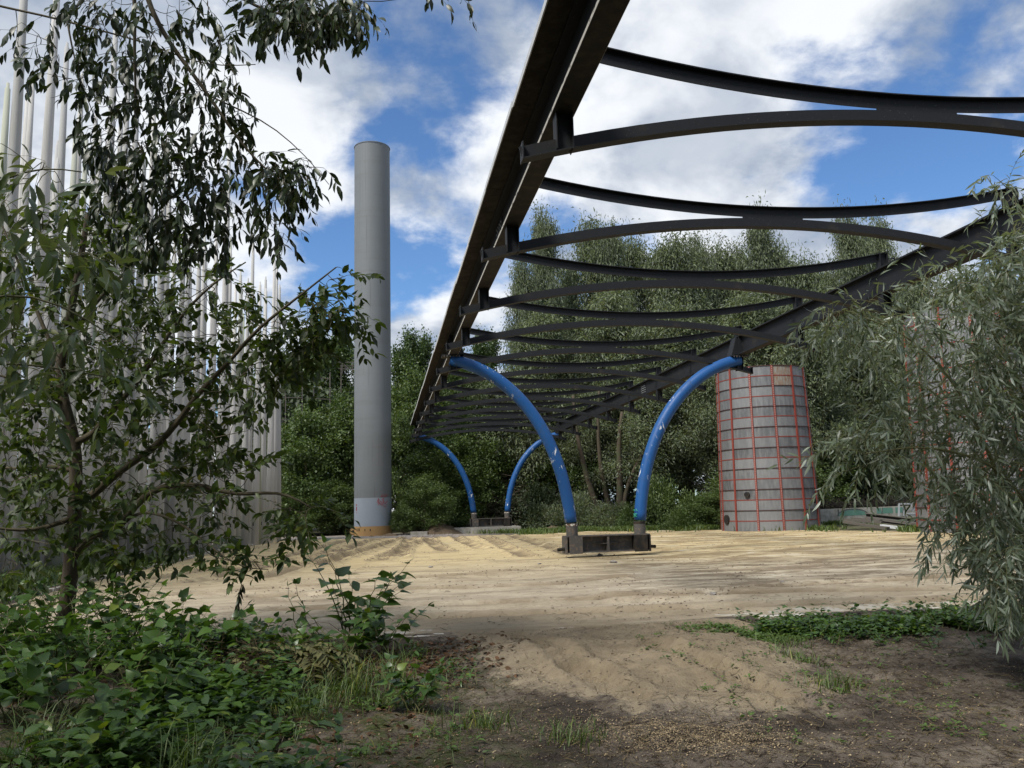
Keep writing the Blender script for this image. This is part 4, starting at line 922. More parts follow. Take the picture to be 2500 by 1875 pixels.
def tree_label(cx, yt, w, D, kind):
    if kind == 'poplar': return ('slim upright poplar ' + ('in the group left of the grey tower' if cx < 800 else 'in the group between the grey tower and the canopy' if cx < 1000 else 'seen past the left beam of the canopy'), GL[kind][1])
    if kind == 'broad': return ('fresh green broadleaf tree ' + ('right beside the grey tower' if cx < 960 else 'behind the left leg of the far trestle' if cx < 1060 else 'behind the far trestle'), GL[kind][1])
    tier = 'tall silver green willow rising highest ' if yt < 470 else 'silver green willow of middle height ' if yt < 620 else 'lower grey green willow in front '
    where = 'behind the left end of the canopy ribs' if cx < 1250 else 'behind the middle of the canopy ribs' if cx < 1550 else 'above the free standing silo' if cx < 1850 else 'right of the free standing silo' if cx < 2080 else 'at the right edge behind the second silo'
    return (tier+where, GL[kind][1])
for t_ in TL: far_tree(*t_, *tree_label(*t_))

# grove at the back of the clearing's edge, on the near side, that shades the foreground
for i, (x, y, h, w) in enumerate(((-8.5, -2.5, 13, 8), (-3.5, -6.0, 14, 8), (2.5, -7.5, 13, 8), (-13.5, 2.5, 13, 8), (8.5, -5.0, 12, 7.5))):
    t = thing('willow_tree', (x, y, -.3), 'willow of the grove at the near edge of the clearing shading the dirt', 'tree', 'willows of the near grove', rz=i*1.3, scale=(w/9.5, w/9.5, h/20)); tr, cr = TV['willow'][i % 3]; link('trunk', tr, t); link('crown', cr, t)
# bushes
def bush_mesh(nl, material, rg, lsz, asp, lobes=26):
    cen = []
    for i in range(lobes):
        a = rg.uniform(0, 6.28); el = rg.uniform(-.1, 1.45); r_ = rg.uniform(.55, .9); cen.append((r_*math.cos(a)*math.cos(el), r_*math.sin(a)*math.cos(el), .1+.85*r_*math.sin(el)+.0))
    cen = np.array(cen); ci = rg.integers(lobes, size=nl); off = rg.normal(0, .13, (nl, 3)); P = cen[ci]+off; P[:, 2] = np.abs(P[:, 2]); D = off*5+cen[ci]*.4+rg.normal(0, .5, off.shape); Ls = lsz*rg.uniform(.6, 1.4, nl)
    fol = leaves_mesh('foliage', P, D, Ls, Ls*asp, 'card', material, rg, .7, np.clip(rg.random(lobes)[ci]*.6+rg.random(nl)*.4, 0, 1))
    mb = MB()
    for c in cen[:14]: mb.tube([(0, 0, -.05), c*.4+rg.normal(0, .04, 3), c*.9], [.022, .014, .005], 4, cap=False)
    return fol, mb.mesh('stems', M['twig'])
BM = [bush_mesh(9000, M['leaf_bush_far'], rg, .075, .5), bush_mesh(9000, M['leaf_bush_far'], rg, .075, .5), bush_mesh(9000, M['leaf_willow_far'], rg, .085, .32), bush_mesh(9000, M['leaf_dark_far'], rg, .08, .5), bush_mesh(8000, M['leaf_broad_far'], rg, .075, .6)]
def bush(cx, ytop, wpx, D, v, label, group=None, zb=-.25):
    p = at_d(cx*K, 1150*K, D); h = at_d(cx*K, ytop*K, D)[2]-zb; w = wpx*K*D/F_PX/2
    if h/w > 1.55:
        t = thing('bush', (p[0], p[1], zb-.12*h), label, 'bush', group, rz=rg.uniform(0, 6.28), scale=(w/3.6, w/3.6, h*1.12/12)); link('foliage', TV['broad'][v % 2][1], t); link('stems', TV['broad'][v % 2][0], t); return
    if group and v == 3: label = 'dark shaded bush '+('left of the grey tower foot' if cx < 800 else 'behind the far trestle' if cx < 1300 else 'between the blue legs and the silo' if cx < 1780 else 'behind the mural wall')
    t = thing('bush', (p[0], p[1], zb), label, 'bush', group, rz=rg.uniform(0, 6.28), scale=(w, w, h/1.0)); link('foliage', BM[v][0], t); link('stems', BM[v][1], t)
GB = 'bushes along the foot of the tree line'
bush(655, 885, 200, 56, 0, 'big rounded green bush between the pole cluster and the grey tower'); bush(735, 850, 170, 59, 1, 'taller green bush close left of the grey tower'); bush(590, 920, 170, 57, 1, 'green bush behind the right hand end of the pole cluster')
bush(918, 1030, 105, 50.3, 0, 'leafy bush overlapping the right side of the tower foot', zb=-.2); bush(872, 1088, 50, 50.0, 4, 'small leafy bush touching the right edge of the tower foot', zb=-.2)
for i, (cx, yt, w, D, v) in enumerate([(960, 1040, 130, 53.5, 0), (1010, 1080, 110, 54, 4), (1170, 1050, 130, 54, 3), (1100, 1070, 120, 55, 3), (1250, 1060, 130, 53, 2), (1320, 1085, 120, 51.5, 2), (1180, 1090, 100, 53, 2), (1420, 1040, 150, 49.5, 0), (1500, 1070, 120, 47, 0), (1560, 1060, 110, 45.5, 3), (1380, 1090, 90, 49, 4), (1470, 1100, 80, 46, 4),
                               (1760, 960, 180, 56, 3), (1850, 980, 200, 57, 3), (1950, 1000, 200, 58, 3), (2050, 980, 200, 59, 3), (2150, 950, 200, 60, 3), (640, 1050, 110, 54, 3), (720, 1040, 130, 54, 3), (760, 1060, 90, 54.5, 3), (2250, 900, 220, 60, 3), (1620, 1000, 160, 49, 3), (1700, 980, 160, 50, 3)]):
    bush(cx, yt, w, D, v, ['mid green bush at the foot of the tree line', '', 'grey green willow scrub at the foot of the tree line', 'dark shaded bush at the foot of the tree line', 'bright green low bush at the foot of the tree line'][v] or 'mid green bush at the foot of the tree line', GB)
# deep wood behind, one mass
n = 90000; x = rg.uniform(-45, 75, n); y = 64+rg.uniform(0, 12, n)+.05*np.abs(x-10); hh = 9+4.5*fbm(x*.13+50, x*0+3, 3, 4)*1.2; z = rg.random(n)**.9*hh-.2; cl = fbm(x*.8+30, z*.8, 3, 8)
P = np.stack([x, y+(cl-.5)*3, z], 1); P = P[cl > .36]; n = len(P); Ls = rg.uniform(.35, .75, n)
o = link('far_wood', leaves_mesh('far_wood', P, rg.normal(0, 1, (n, 3))+np.array([0, -.2, -.2]), Ls, Ls*.55, 'card', M['leaf_dark_far'], rg, .8)); tag(o, 'dark dense wood filling in behind the tree line', 'wood', kind='stuff')
n = 60000; x = np.r_[rg.uniform(-130, -40, n//2), rg.uniform(45, 160, n//2)]; y = rg.uniform(30, 80, n); z = rg.random(n)*(12+5*fbm(x*.1, y*.1, 2, 9)); Ls = rg.uniform(.5, 1.0, n)
o = link('far_wood', leaves_mesh('far_wood', np.stack([x, y, z], 1), rg.normal(0, 1, (n, 3)), Ls, Ls*.55, 'card', M['leaf_dark_far'], rg, .8)); tag(o, 'dark wood closing the clearing at both sides out to the distance', 'wood', kind='stuff')
# bare trunks seen under the willows, and brush pile
for i, (a_, b_, c_, r_, D) in enumerate([((1245, 940), (1270, 1040), (1300, 1125), .20, 53), ((1290, 930), (1300, 1040), (1325, 1125), .17, 53.3), ((1335, 960), (1340, 1040), (1338, 1125), .24, 52.5), ((1375, 1000), (1350, 1060), (1345, 1125), .15, 52.4)]):
    P_ = [at_d(q[0]*K, q[1]*K, D) for q in (c_, b_, a_)]; P_ = [P_[0]+(P_[0]-P_[1])*.2]+P_+[P_[2]+(P_[2]-P_[1])*.8+np.array([.4, 0, .2])]
    mb = MB(); mb.tube(smooth_path(P_, 12), np.linspace(r_*1.2, r_*.4, 12), 8); o = link('bare_trunk', mb.mesh('bare_trunk', M['bark'], True)); tag(o, ['leaning pale willow trunk leftmost of the bare trunks under the willows', 'second bare willow trunk from the left under the willows', 'thickest dark trunk under the willows', 'thin trunk leaning right beside the thickest trunk'][i], 'tree trunk')
def brush_pile(cx, cy, cz, rx, ry, rz_, n, label, material, ln=1.6, rr=.02, name='brush_pile', rgx=None):
    g_ = rgx or rg; mb = MB()
    for i in range(n):
        c = np.array([cx, cy, cz])+np.array([g_.normal(0, rx*.5), g_.normal(0, ry*.5), abs(g_.normal(0, rz_*.5))]); d = g_.normal(0, 1, 3)*np.array([1, 1, .35]); d /= np.linalg.norm(d); L_ = ln*g_.uniform(.3, 1)
        mb.tube([c-d*L_/2, c+g_.normal(0, .06*ln, 3), c+d*L_/2+np.array([0, 0, -.05])], [rr, rr*.8, rr*.3], 3, cap=False)
    o = link(name, mb.mesh(name, material)); tag(o, label, 'brush pile', kind='stuff')
q = at_y(1100*K, 1085*K, 55.5); brush_pile(q[0], 55.2, .1, 4.2, 1.2, 2.2, 1100, 'tangled heap of cut grey branches behind the far trestle', M['bark'], 1.8, .03)
q = w0+np.array([2.0, .8, 0]); 
for dx, lab in ((1.5, 'dry brown cuttings heaped on the wall by the silo'), (8, 'dry brown cuttings on the wall near the second silo')):
    q = w0[:2]+wd[:2]*dx; brush_pile(q[0]-.2, q[1]+1.2, .75, 2.6, .8, .55, 420, lab, M['rusty'], .8, .02)

# ------------------------------------------------------------------ grass and ground cover
def blades(name, x, y, h, material, rg, label, lean=.35, w=.006, z=None, cat='grass'):
    n = len(x); z = height(x, y) if z is None else z; a = rg.uniform(0, 6.28, n); d = np.stack([np.cos(a)*lean, np.sin(a)*lean, np.ones(n)], 1)+rg.normal(0, .15, (n, 3)); d = norm(d); s = np.stack([-np.sin(a), np.cos(a), np.zeros(n)], 1)
    ww = np.broadcast_to(w, (n,))[:, None]; B = np.stack([x, y, z-.01], 1); Mi = B+d*h[:, None]*.55; Ti = B+d*h[:, None]+np.stack([np.cos(a), np.sin(a), -np.ones(n)*.6], 1)*h[:, None]*.28
    V_ = np.stack([B-s*ww, B+s*ww, Mi-s*ww*.8, Mi+s*ww*.8, Ti], 1).reshape(-1, 3); T_ = (np.array([(0, 1, 3), (0, 3, 2), (2, 3, 4)])[None]+(np.arange(n)*5)[:, None, None]).reshape(-1, 3)
    o = link(name, tri_mesh(name, V_, T_, material, np.repeat(rg.random(n), 5))); tag(o, label, cat, kind='stuff'); return o
rg = np.random.default_rng(17)
def along(pts, n, w):
    pts = np.array(pts, float); t = np.r_[0, np.cumsum(np.linalg.norm(np.diff(pts, axis=0), axis=1))]; q = rg.uniform(0, t[-1], n)
    return np.interp(q, t, pts[:, 0])+rg.normal(0, w, n), np.interp(q, t, pts[:, 1])+rg.normal(0, w, n)
far_e = [p for p in FAR_EDGE if -5 < p[0] < 60]
x, y = along([p for p in far_e if p[0] > 7], 16000, .55); x2, y2 = along([(7, 49), (12, 46.5), (17, 43), (24, 43.5), (32, 46)], 16000, .9); x = np.r_[x, x2]; y = np.r_[y, y2]+.5
k = fbm(x*.6, y*.6, 3, 77) > .42; x, y = x[k], y[k]
blades('grass', x, y, rg.uniform(.08, .42, len(x)), M['grass'], rg, 'ragged green grass along the far edge of the sand and round the silos', w=.022)
x, y = along([(-8.6, 17), (-8.6, 24), (-8.0, 30)], 5000, .5); blades('grass', x, y, rg.uniform(.1, .5, len(x)), M['grass'], rg, 'green grass growing at the feet of the near lamp poles', w=.016)
# foreground
def zone_left(n):
    x = rg.uniform(-5.5, 1.4, n); y = rg.uniform(4.6, 10.4, n); dens = sstep(fbm(x*1.3, y*1.3, 3, 60), .36, .56)*(1-sstep(x+.25*(8-y)*.3, -.1, 1.0)); k = rg.random(n) < dens; return x[k], y[k]
x, y = zone_left(17000); blades('grass', x, y, rg.uniform(.04, .22, len(x)), M['grass'], rg, 'thin grass blades between the weeds at the lower left', w=.003)
xs, ys = [], []
for cx, cy in ((-.6, 7.3), (-.3, 7.8), (.0, 8.2), (-2.3, 6.3), (-1.9, 8.8), (-.8, 9.3), (3.9, 7.0), (4.3, 8.3), (1.35, 6.1), (.8, 6.6), (-1.2, 5.8), (4.6, 9.3)):
    m_ = 130; xs.append(rg.normal(cx, .13, m_)); ys.append(rg.normal(cy, .13, m_))
x, y = np.concatenate(xs), np.concatenate(ys); blades('grass', x, y, rg.uniform(.12, .50, len(x))*np.where(x > .5, .45, 1), M['grass'], rg, 'separate tufts of longer grass in the foreground', w=.004, lean=.45)
def cover(name, x, y, hmax, sz, material, label, tpl='oval', wf=1.0):
    """small weeds: 5-8 leaves on each"""
    n = len(x); m_ = 7; ang = rg.uniform(0, 6.28, (n, m_)); hh = rg.uniform(.01, 1, (n, m_))*rg.uniform(.3, 1, (n, 1))*hmax; z = height(x, y)
    P = np.stack([x[:, None]+np.cos(ang)*.02, y[:, None]+np.sin(ang)*.02, z[:, None]+hh], -1).reshape(-1, 3)
    D = np.stack([np.cos(ang), np.sin(ang), rg.uniform(.0, .7, (n, m_))], -1).reshape(-1, 3); Ls = sz*rg.uniform(.5, 1.3, n*m_)
    o = link(name, leaves_mesh(name, P, D, Ls, Ls*wf, tpl, material, rg, .3, np.repeat(rg.random(n), m_)*.6+rg.random(n*m_)*.4)); tag(o, label, 'weeds', kind='stuff')
x, y = zone_left(5200); cover('ground_cover', x, y, .09, .055, M['leaf_weed'], 'low carpet of small green weeds at the lower left')
x, y = zone_left(5200); k = x+.25*(y-7) < -.5; cover('ground_cover', x[k], y[k], .34, .115, M['leaf_knot'], 'knee low leafy weeds under the left tree', 'oval')
n = 1500; x = rg.uniform(4.6, 8.6, n); y = rg.normal(10.05, .28, n); k = (fbm(x*2, y*2, 3, 91) > .36) & (y < 10.6); cover('ground_cover', x[k], y[k], .20, .085, M['leaf_knot'], 'bright green weeds along the near side of the chalky kerb')
x = rg.normal(4.35, .35, 350); y = rg.normal(9.7, .22, 350); cover('ground_cover', x, y, .06, .05, M['leaf_weed'], 'flat patch of weeds at the left end of the kerb')
n = 260; x = rg.uniform(2.6, 6.5, n); y = rg.uniform(5.5, 9.5, n); cover('ground_cover', x, y, .05, .04, M['leaf_weed'], 'few scattered seedlings on the dark dirt at the right')
# litter: twigs and chips
def litter(name, x, y, ln, wd_, material, label, lift=.012):
    n = len(x); a = rg.uniform(0, 6.28, n); z = height(x, y)+lift; d = np.stack([np.cos(a), np.sin(a), rg.normal(0, .15, n)], 1); s = np.stack([-np.sin(a), np.cos(a), rg.normal(0, .3, n)], 1)
    c = np.stack([x, y, z], 1); L_ = ln[:, None]; W_ = wd_[:, None]; up = np.array([0, 0, 1.0])
    bend = c+s*L_*rg.normal(0, .12, (n, 1))
    V_ = np.stack([c-d*L_/2-s*W_, c-d*L_/2+s*W_, bend+s*W_+up*W_, bend-s*W_+up*W_, c+d*L_/2+s*W_*.6, c+d*L_/2-s*W_*.6], 1).reshape(-1, 3)
    T_ = (np.array([(0, 1, 2), (0, 2, 3), (3, 2, 4), (3, 4, 5)])[None]+(np.arange(n)*6)[:, None, None]).reshape(-1, 3)
    o = link(name, tri_mesh(name, V_, T_, material, np.repeat(rg.random(n)**1.8, 6))); tag(o, label, 'litter', kind='stuff')
def dirt_pts(n, x0=-2.0, x1=6.5, y0=4.6, y1=10.4):
    x = rg.uniform(x0, x1, n); y = rg.uniform(y0, y1, n); s_, sp_ = masks(x, y); k = rg.random(n) < (1-.88*sp_)*(.35+.9*fbm(x*1.2, y*1.2, 3, 15)); return x[k], y[k]
x, y = dirt_pts(22000); litter('twig_litter', x, y, rg.uniform(.03, .16, len(x)), rg.uniform(.0012, .003, len(x)), M['dead'], 'dry twigs and stalks littering the dark foreground dirt')
x, y = dirt_pts(1500); litter('twig_litter', x, y, rg.uniform(.2, .5, len(x)), rg.uniform(.002, .0045, len(x)), M['twig'], 'longer dry sticks lying on the foreground dirt')
x, y = dirt_pts(9000); litter('wood_chips', x, y, rg.uniform(.006, .030, len(x)), rg.uniform(.002, .006, len(x)), M['chip'], 'pale wood chips strewn over the foreground dirt', .006)
q = gnd(1480*K, 1555*K); x = rg.normal(q[0], .42, 7000)+rg.normal(0, .1, 7000); y = rg.normal(q[1], .22, 7000)-(x-q[0])*.35; litter('wood_chips', x, y, rg.uniform(.004, .022, len(x)), rg.uniform(.0015, .0045, len(x)), M['chip'], 'dense pale patch of wood chips in the middle foreground', .007)
x = rg.uniform(-.6, 5.5, 500); y = rg.uniform(7.5, 10.4, 500); litter('twig_litter', x, y, rg.uniform(.02, .09, 500), rg.uniform(.0015, .003, 500), M['twig'], 'dark bits of twig on the spilled sand')
x = rg.uniform(-6, 18, 2600); y = 11+30*rg.random(2600)**1.7; s_, sp_ = masks(x, y); k = s_ > .6; litter('twig_litter', x[k], y[k], rg.uniform(.03, .16, k.sum()), rg.uniform(.003, .006, k.sum()), M['twig'], 'dark bits of twig over the open sand')
x = rg.normal(.35, .45, 900); y = rg.normal(9.1, .5, 900); 
def leaf_litter(x, y, label):
    z = height(x, y)+.015; n = len(x); P = np.stack([x, y, z], 1); D = rg.normal(0, 1, (n, 3))*np.array([1, 1, .25]); Ls = rg.uniform(.04, .09, n)
    o = link('leaf_litter', leaves_mesh('leaf_litter', P, D, Ls, Ls, 'oval', M['deadleaf'], rg, .6)); tag(o, label, 'leaf litter', kind='stuff')
M['deadleaf'] = leafmat('dry_leaf_litter', (.05, .03, .018), (.14, .075, .04), .1, .8, .2)
leaf_litter(x, y, 'reddish brown dead leaves beside the sapling near the kerb')
x = rg.uniform(-4, .4, 1200); y = rg.uniform(5.2, 9.4, 1200); leaf_litter(x, y, 'brown dead leaves under the weeds at the lower left')

# ------------------------------------------------------------------ near woody plants
def grow(limbs, att, rg, sag=.05):
    """limbs: list of point arrays (world). attach every attractor to the nearest branch. returns chains and counts"""
    pos = []; 
    for P_ in limbs: pos += list(smooth_path(P_, max(6, int(np.linalg.norm(np.diff(P_, axis=0), axis=1).sum()/.12))))
    pos = np.array(pos); chains = []
    d0 = np.array([np.min(np.linalg.norm(pos-a_, axis=1)) for a_ in att]); order = np.argsort(d0)
    buf = np.zeros((len(pos)+len(att)*4, 3)); buf[:len(pos)] = pos; cnt = len(pos)
    for i in order:
        a_ = att[i]; d = np.linalg.norm(buf[:cnt]-a_, axis=1); j = int(np.argmin(d)); s = buf[j]; n = 4; pts = [s]; side = rg.normal(0, .10*d[j], 3)
        for k in range(1, n+1):
            t = k/n; p = s+(a_-s)*t+side*math.sin(math.pi*t)+np.array([0, 0, sag*d[j]*math.sin(math.pi*t)]); pts.append(p)
        chains.append((np.array(pts), d[j])); buf[cnt:cnt+4] = pts[1:]; cnt += 4
    return chains
def poly_sample(poly, n, rg, d0, d1, bias=None):
    poly = [(x*K, y*K) for x, y in poly]; xs = [p[0] for p in poly]; ys = [p[1] for p in poly]; out = []
    while len(out) < n:
        x = rg.uniform(min(xs), max(xs), n*3); y = rg.uniform(min(ys), max(ys), n*3); k = in_poly(x, y, poly)
        for a_, b_ in zip(x[k], y[k]): out.append(at_d(a_, b_, rg.uniform(d0, d1)))
    return np.array(out[:n])
def leafy_tree(root, limbs, radii, att, tpl, material, ll, wf, per, twl, rg, droop, n_single, stemmat, twigr=.006, jit=.5, spread=.9, trunk_first=True):
    for i, (P_, r_) in enumerate(zip(limbs, radii)):
        m_ = max(8, int(np.linalg.norm(np.diff(P_, axis=0), axis=1).sum()/.15)); Q = smooth_path(P_, m_); mb = MB(); mb.tube(Q, np.linspace(r_[0], r_[1], m_), 12 if i == 0 else 7)
        part('trunk' if (i == 0 and trunk_first) else 'branch', mb, M['bark'] if i == 0 else stemmat, root, sm=True)
    ch = grow(limbs, att, rg); mb = MB(); LP, LD = [], []
    for P_, d in ch:
        mb.tube(P_, np.linspace(twigr*(1+min(1.5, d)), twigr*.6, len(P_)), 4, cap=False)
        u = P_[-1]-P_[-2]; u /= np.linalg.norm(u)+1e-9; u = u+np.array([0, 0, -droop])+rg.normal(0, .35, 3); u /= np.linalg.norm(u); L_ = twl*rg.uniform(.6, 1.3); p = P_[-1]; tw = [p]; m_ = int(per*rg.uniform(.7, 1.3))
        sd_ = norm(np.cross(u, rg.normal(0, 1, 3)))
        for k in range(m_):
            t = (k+.5)/m_; u = u+np.array([0, 0, -droop*.25]); u /= np.linalg.norm(u); p = p+u*L_/m_
            s = 1 if k % 2 else -1; LP.append(p.copy()); LD.append(u*.8+sd_*s*spread+np.array([0, 0, -droop*.8])+rg.normal(0, .3, 3))
            tw.append(p.copy())
        LP.append(p.copy()); LD.append(u); mb.tube(np.array(tw[::2] if len(tw) > 5 else tw), twigr*.5, 3, cap=False)
    o = part('twigs', mb, stemmat, root); o['kind'] = 'stuff'
    LP, LD = np.array(LP), np.array(LD); n = len(LP); Ls = ll*rg.uniform(.6, 1.25, n)*(1+.0*LP[:, 0])
    dist = (LP-CAM)@FWD; order = np.argsort(dist/Ls); a_, b_ = order[:n_single], order[n_single:]
    if n_single: leaf_objects(LP[a_], LD[a_], Ls[a_], Ls[a_]*wf, tpl, material, root, rg, jit)
    if len(b_):
        me = leaves_mesh('foliage', LP[b_]-np.array(root.location), LD[b_], Ls[b_], Ls[b_]*wf, tpl, material, rg, jit); o = link('foliage', me, root); o['kind'] = 'stuff'
def PX(pts, D): return np.array([at_d(x, y, D if np.isscalar(D) else D[i]) for i, (x, y) in enumerate(pts)])

rg = np.random.default_rng(33)
# tree at the left with its trunk in view
TD = 10.0
root_p = at_d(140*K, 1400*K, TD); root_p[2] = gz(root_p[0], root_p[1])
lt = thing('cherry_tree', tuple(root_p), 'dark leafy tree at the left with its trunk rising from the weeds', 'tree')
trunk = np.vstack([root_p-np.array([0, 0, .15]), PX([(160, 1500), (172, 1400), (180, 1300), (185, 1200), (187, 1085), (160, 1000), (140, 910), (165, 800), (195, 650), (215, 520)], TD)])
lim = [trunk, PX([(185, 1240), (241, 1198), (299, 1140), (366, 1106), (434, 1034), (482, 961), (564, 880), (622, 807), (709, 740), (820, 653)], np.linspace(10, 9.2, 10)),
       PX([(190, 1345), (217, 1304), (289, 1294), (330, 1230), (390, 1182), (480, 1180), (580, 1212), (690, 1195), (760, 1240)], np.linspace(10, 9.3, 9)),
       PX([(289, 1294), (330, 1240), (420, 1262), (500, 1320), (560, 1375), (610, 1392), (655, 1390)], np.linspace(9.9, 9.0, 7)),
       PX([(180, 1080), (222, 1077), (250, 1034), (290, 980), (337, 937), (381, 865), (450, 760), (520, 690), (600, 640)], np.linspace(10, 9.6, 9)),
       PX([(165, 990), (110, 960), (50, 930), (-60, 900)], np.linspace(10, 9.5, 4)), PX([(185, 1260), (120, 1290), (50, 1300), (-60, 1280)], np.linspace(10, 9.4, 4)),
       PX([(150, 860), (230, 740), (330, 640), (430, 560)], np.linspace(10, 10.3, 4)), PX([(180, 1150), (110, 1130), (40, 1150), (-50, 1130)], np.linspace(10, 10.4, 4)),
       PX([(150, 900), (90, 760), (30, 600), (-20, 500)], np.linspace(10, 10.2, 4))]
rad = [(.105, .03), (.055, .008), (.060, .010), (.022, .005), (.045, .008), (.03, .008), (.035, .008), (.03, .008), (.03, .008), (.03, .008)]
att = np.vstack([poly_sample([(0, 420), (330, 470), (480, 560), (560, 640), (560, 900), (420, 1000), (0, 1000)], 480, rg, 8.8, 11.2),
                 poly_sample([(560, 700), (700, 630), (740, 680), (680, 760), (640, 800), (560, 860)], 100, rg, 9.0, 9.8), poly_sample([(690, 610), (745, 575), (755, 590), (700, 640)], 5, rg, 9.0, 9.3), poly_sample([(740, 640), (775, 700), (700, 700), (690, 660)], 16, rg, 9, 9.4),
                 poly_sample([(0, 1000), (420, 990), (560, 900), (560, 1010), (480, 1100), (560, 1150), (430, 1180), (300, 1150), (180, 1200), (0, 1250)], 190, rg, 9.0, 10.8),
                 poly_sample([(560, 1100), (680, 1080), (745, 1110), (640, 1150)], 18, rg, 9, 9.6), poly_sample([(300, 1150), (560, 1180), (500, 1230), (400, 1200), (150, 1230)], 26, rg, 9, 9.6), poly_sample([(480, 1180), (580, 1215), (560, 1250), (490, 1225)], 7, rg, 8.9, 9.2)])
leafy_tree(lt, lim, rad, att, 'oval', M['leaf_elm'], .13, 1.05, 9, .36, rg, .10, 270, M['twig'], .0045)

# branches hanging in from above
hb = thing('overhanging_tree', (-6.2, 3.2, gz(-6.2, 3.2)), 'tree leaning in from the upper left with dark hanging branches against the sky', 'tree')
HD = 7.5
def q1(pts): return [(x/1.843, y/1.843) for x, y in pts]
lim = [np.vstack([[-6.2, 3.2, -.2], [-6.0, 3.6, 3.0], [-5.2, 4.6, 6.2], [-3.9, 6.0, 8.2], PX([(330, -330)], HD)[0]]),
       np.vstack([PX([(330, -330)], HD), PX(q1([(600, -60), (610, 100), (600, 300), (620, 450), (600, 640)]), HD)]),
       np.vstack([PX([(330, -330)], HD), PX(q1([(640, -40), (700, 90), (760, 200), (870, 330), (940, 430), (1000, 520), (1060, 620), (1130, 700), (1250, 820), (1330, 860)]), HD-.2)]),
       np.vstack([PX([(-60, 0)], HD+.2), PX(q1([(0, 30), (250, 80), (450, 140), (600, 170), (800, 250), (900, 295), (1050, 300), (1150, 290)]), HD+.2)]),
       PX(q1([(940, 430), (1040, 480), (1150, 520), (1250, 575), (1310, 640), (1350, 690), (1430, 740), (1480, 830)]), HD-.3),
       np.vstack([PX([(330, -330)], HD), PX(q1([(900, -120), (1050, -30), (1200, 60), (1300, 90), (1450, 60), (1600, 40)]), HD)]),
       PX(q1([(620, 640), (680, 780), (800, 900), (950, 1000)]), HD+.1), PX(q1([(300, 80), (330, 260), (380, 420), (440, 560)]), HD+.3)]
rad = [(.16, .06), (.030, .006), (.035, .006), (.012, .004), (.008, .003), (.03, .005), (.008, .003), (.01, .003)]
att = np.vstack([poly_sample([(130, -10), (560, -10), (560, 40), (500, 130), (560, 250), (540, 330), (300, 330), (180, 300), (150, 150)], 260, rg, 7.0, 8.0), poly_sample([(560, -10), (790, -10), (800, 50), (760, 30), (700, 50), (660, 70), (640, 40), (560, 60)], 170, rg, 7.0, 7.8),
                 poly_sample([(200, 300), (540, 300), (600, 360), (640, 420), (600, 470), (640, 480), (590, 540), (520, 470), (480, 540), (330, 560), (200, 470)], 250, rg, 7.0, 7.9), poly_sample([(560, 330), (690, 335), (705, 380), (640, 440)], 44, rg, 7.0, 7.4),
                 poly_sample([(20, 30), (130, 30), (130, 200), (90, 160), (20, 110)], 18, rg, 7.2, 7.8), poly_sample([(640, 30), (690, 70), (655, 100)], 4, rg, 7, 7.3), poly_sample([(905, -30), (1020, -30), (1010, -12), (915, -5)], 5, rg, 7, 7.3)])
leafy_tree(hb, lim, rad, att, 'sallow', M['leaf_hang'], .12, 1.15, 5.5, .24, rg, .6, 250, M['twig'], .0032, spread=.55)

# sallow shrub close to the left of the camera
ss = thing('sallow_shrub', (-2.6, 2.3, gz(-2.6, 2.3)), 'close sallow branches with long broad leaves reaching in from the left edge', 'shrub')
lim = [np.vstack([[-2.6, 2.3, -.25], [-2.5, 2.8, 1.2], PX([(-120, 760)], 3.8)[0]]), np.vstack([PX([(-120, 760)], 3.8)[0], PX([(0, 700), (120, 720), (250, 800), (330, 860)], 3.8)]), np.vstack([PX([(-120, 900)], 3.6)[0], PX([(0, 880), (150, 900), (260, 920)], 3.7)]), np.vstack([PX([(-120, 500)], 4)[0], PX([(0, 440), (100, 400), (200, 420)], 4)])]
rad = [(.03, .012), (.007, .003), (.007, .003), (.007, .003)]
att = np.vstack([poly_sample([(0, 300), (110, 320), (160, 420), (60, 420), (0, 400)], 9, rg, 3.7, 4.3), poly_sample([(0, 440), (120, 440), (240, 540), (290, 640), (200, 700), (0, 720)], 34, rg, 3.5, 4.4), poly_sample([(0, 720), (220, 700), (260, 800), (120, 860), (0, 820)], 16, rg, 3.5, 4.3)])
leafy_tree(ss, lim, rad, att, 'sallow', M['leaf_sallow'], .115, 1.0, 5, .26, rg, .45, 200, M['stem'], .0022)

# willow bush on the right
wb = thing('willow_bush', (6.9, 7.3, gz(6.9, 7.3)), 'big narrow leaved willow bush filling the right edge in front of the second silo', 'bush')
W0_ = np.array([6.9, 7.3, gz(6.9, 7.3)-.1])
def limb(*p, D): return np.vstack([W0_, PX([(x*K, y*K) for x, y in p], D)])
lim = [limb((2330, 1200), (2290, 1000), (2260, 800), (2230, 600), D=8.5), limb((2200, 1150), (2130, 960), (2060, 820), (1960, 720), (1850, 680), D=8.2), limb((2230, 1100), (2150, 1000), (2000, 960), (1870, 980), D=7.8), limb((2200, 1250), (2120, 1180), (2040, 1150), D=8.0), limb((2250, 1300), (2180, 1260), (2130, 1220), D=7.8),
       limb((2260, 1000), (2180, 760), (2080, 640), (2000, 600), D=8.6), limb((2290, 900), (2240, 640), (2180, 450), (2130, 380), D=8.8)]
rad = [(.06, .01)]+[(.035, .005)]*6
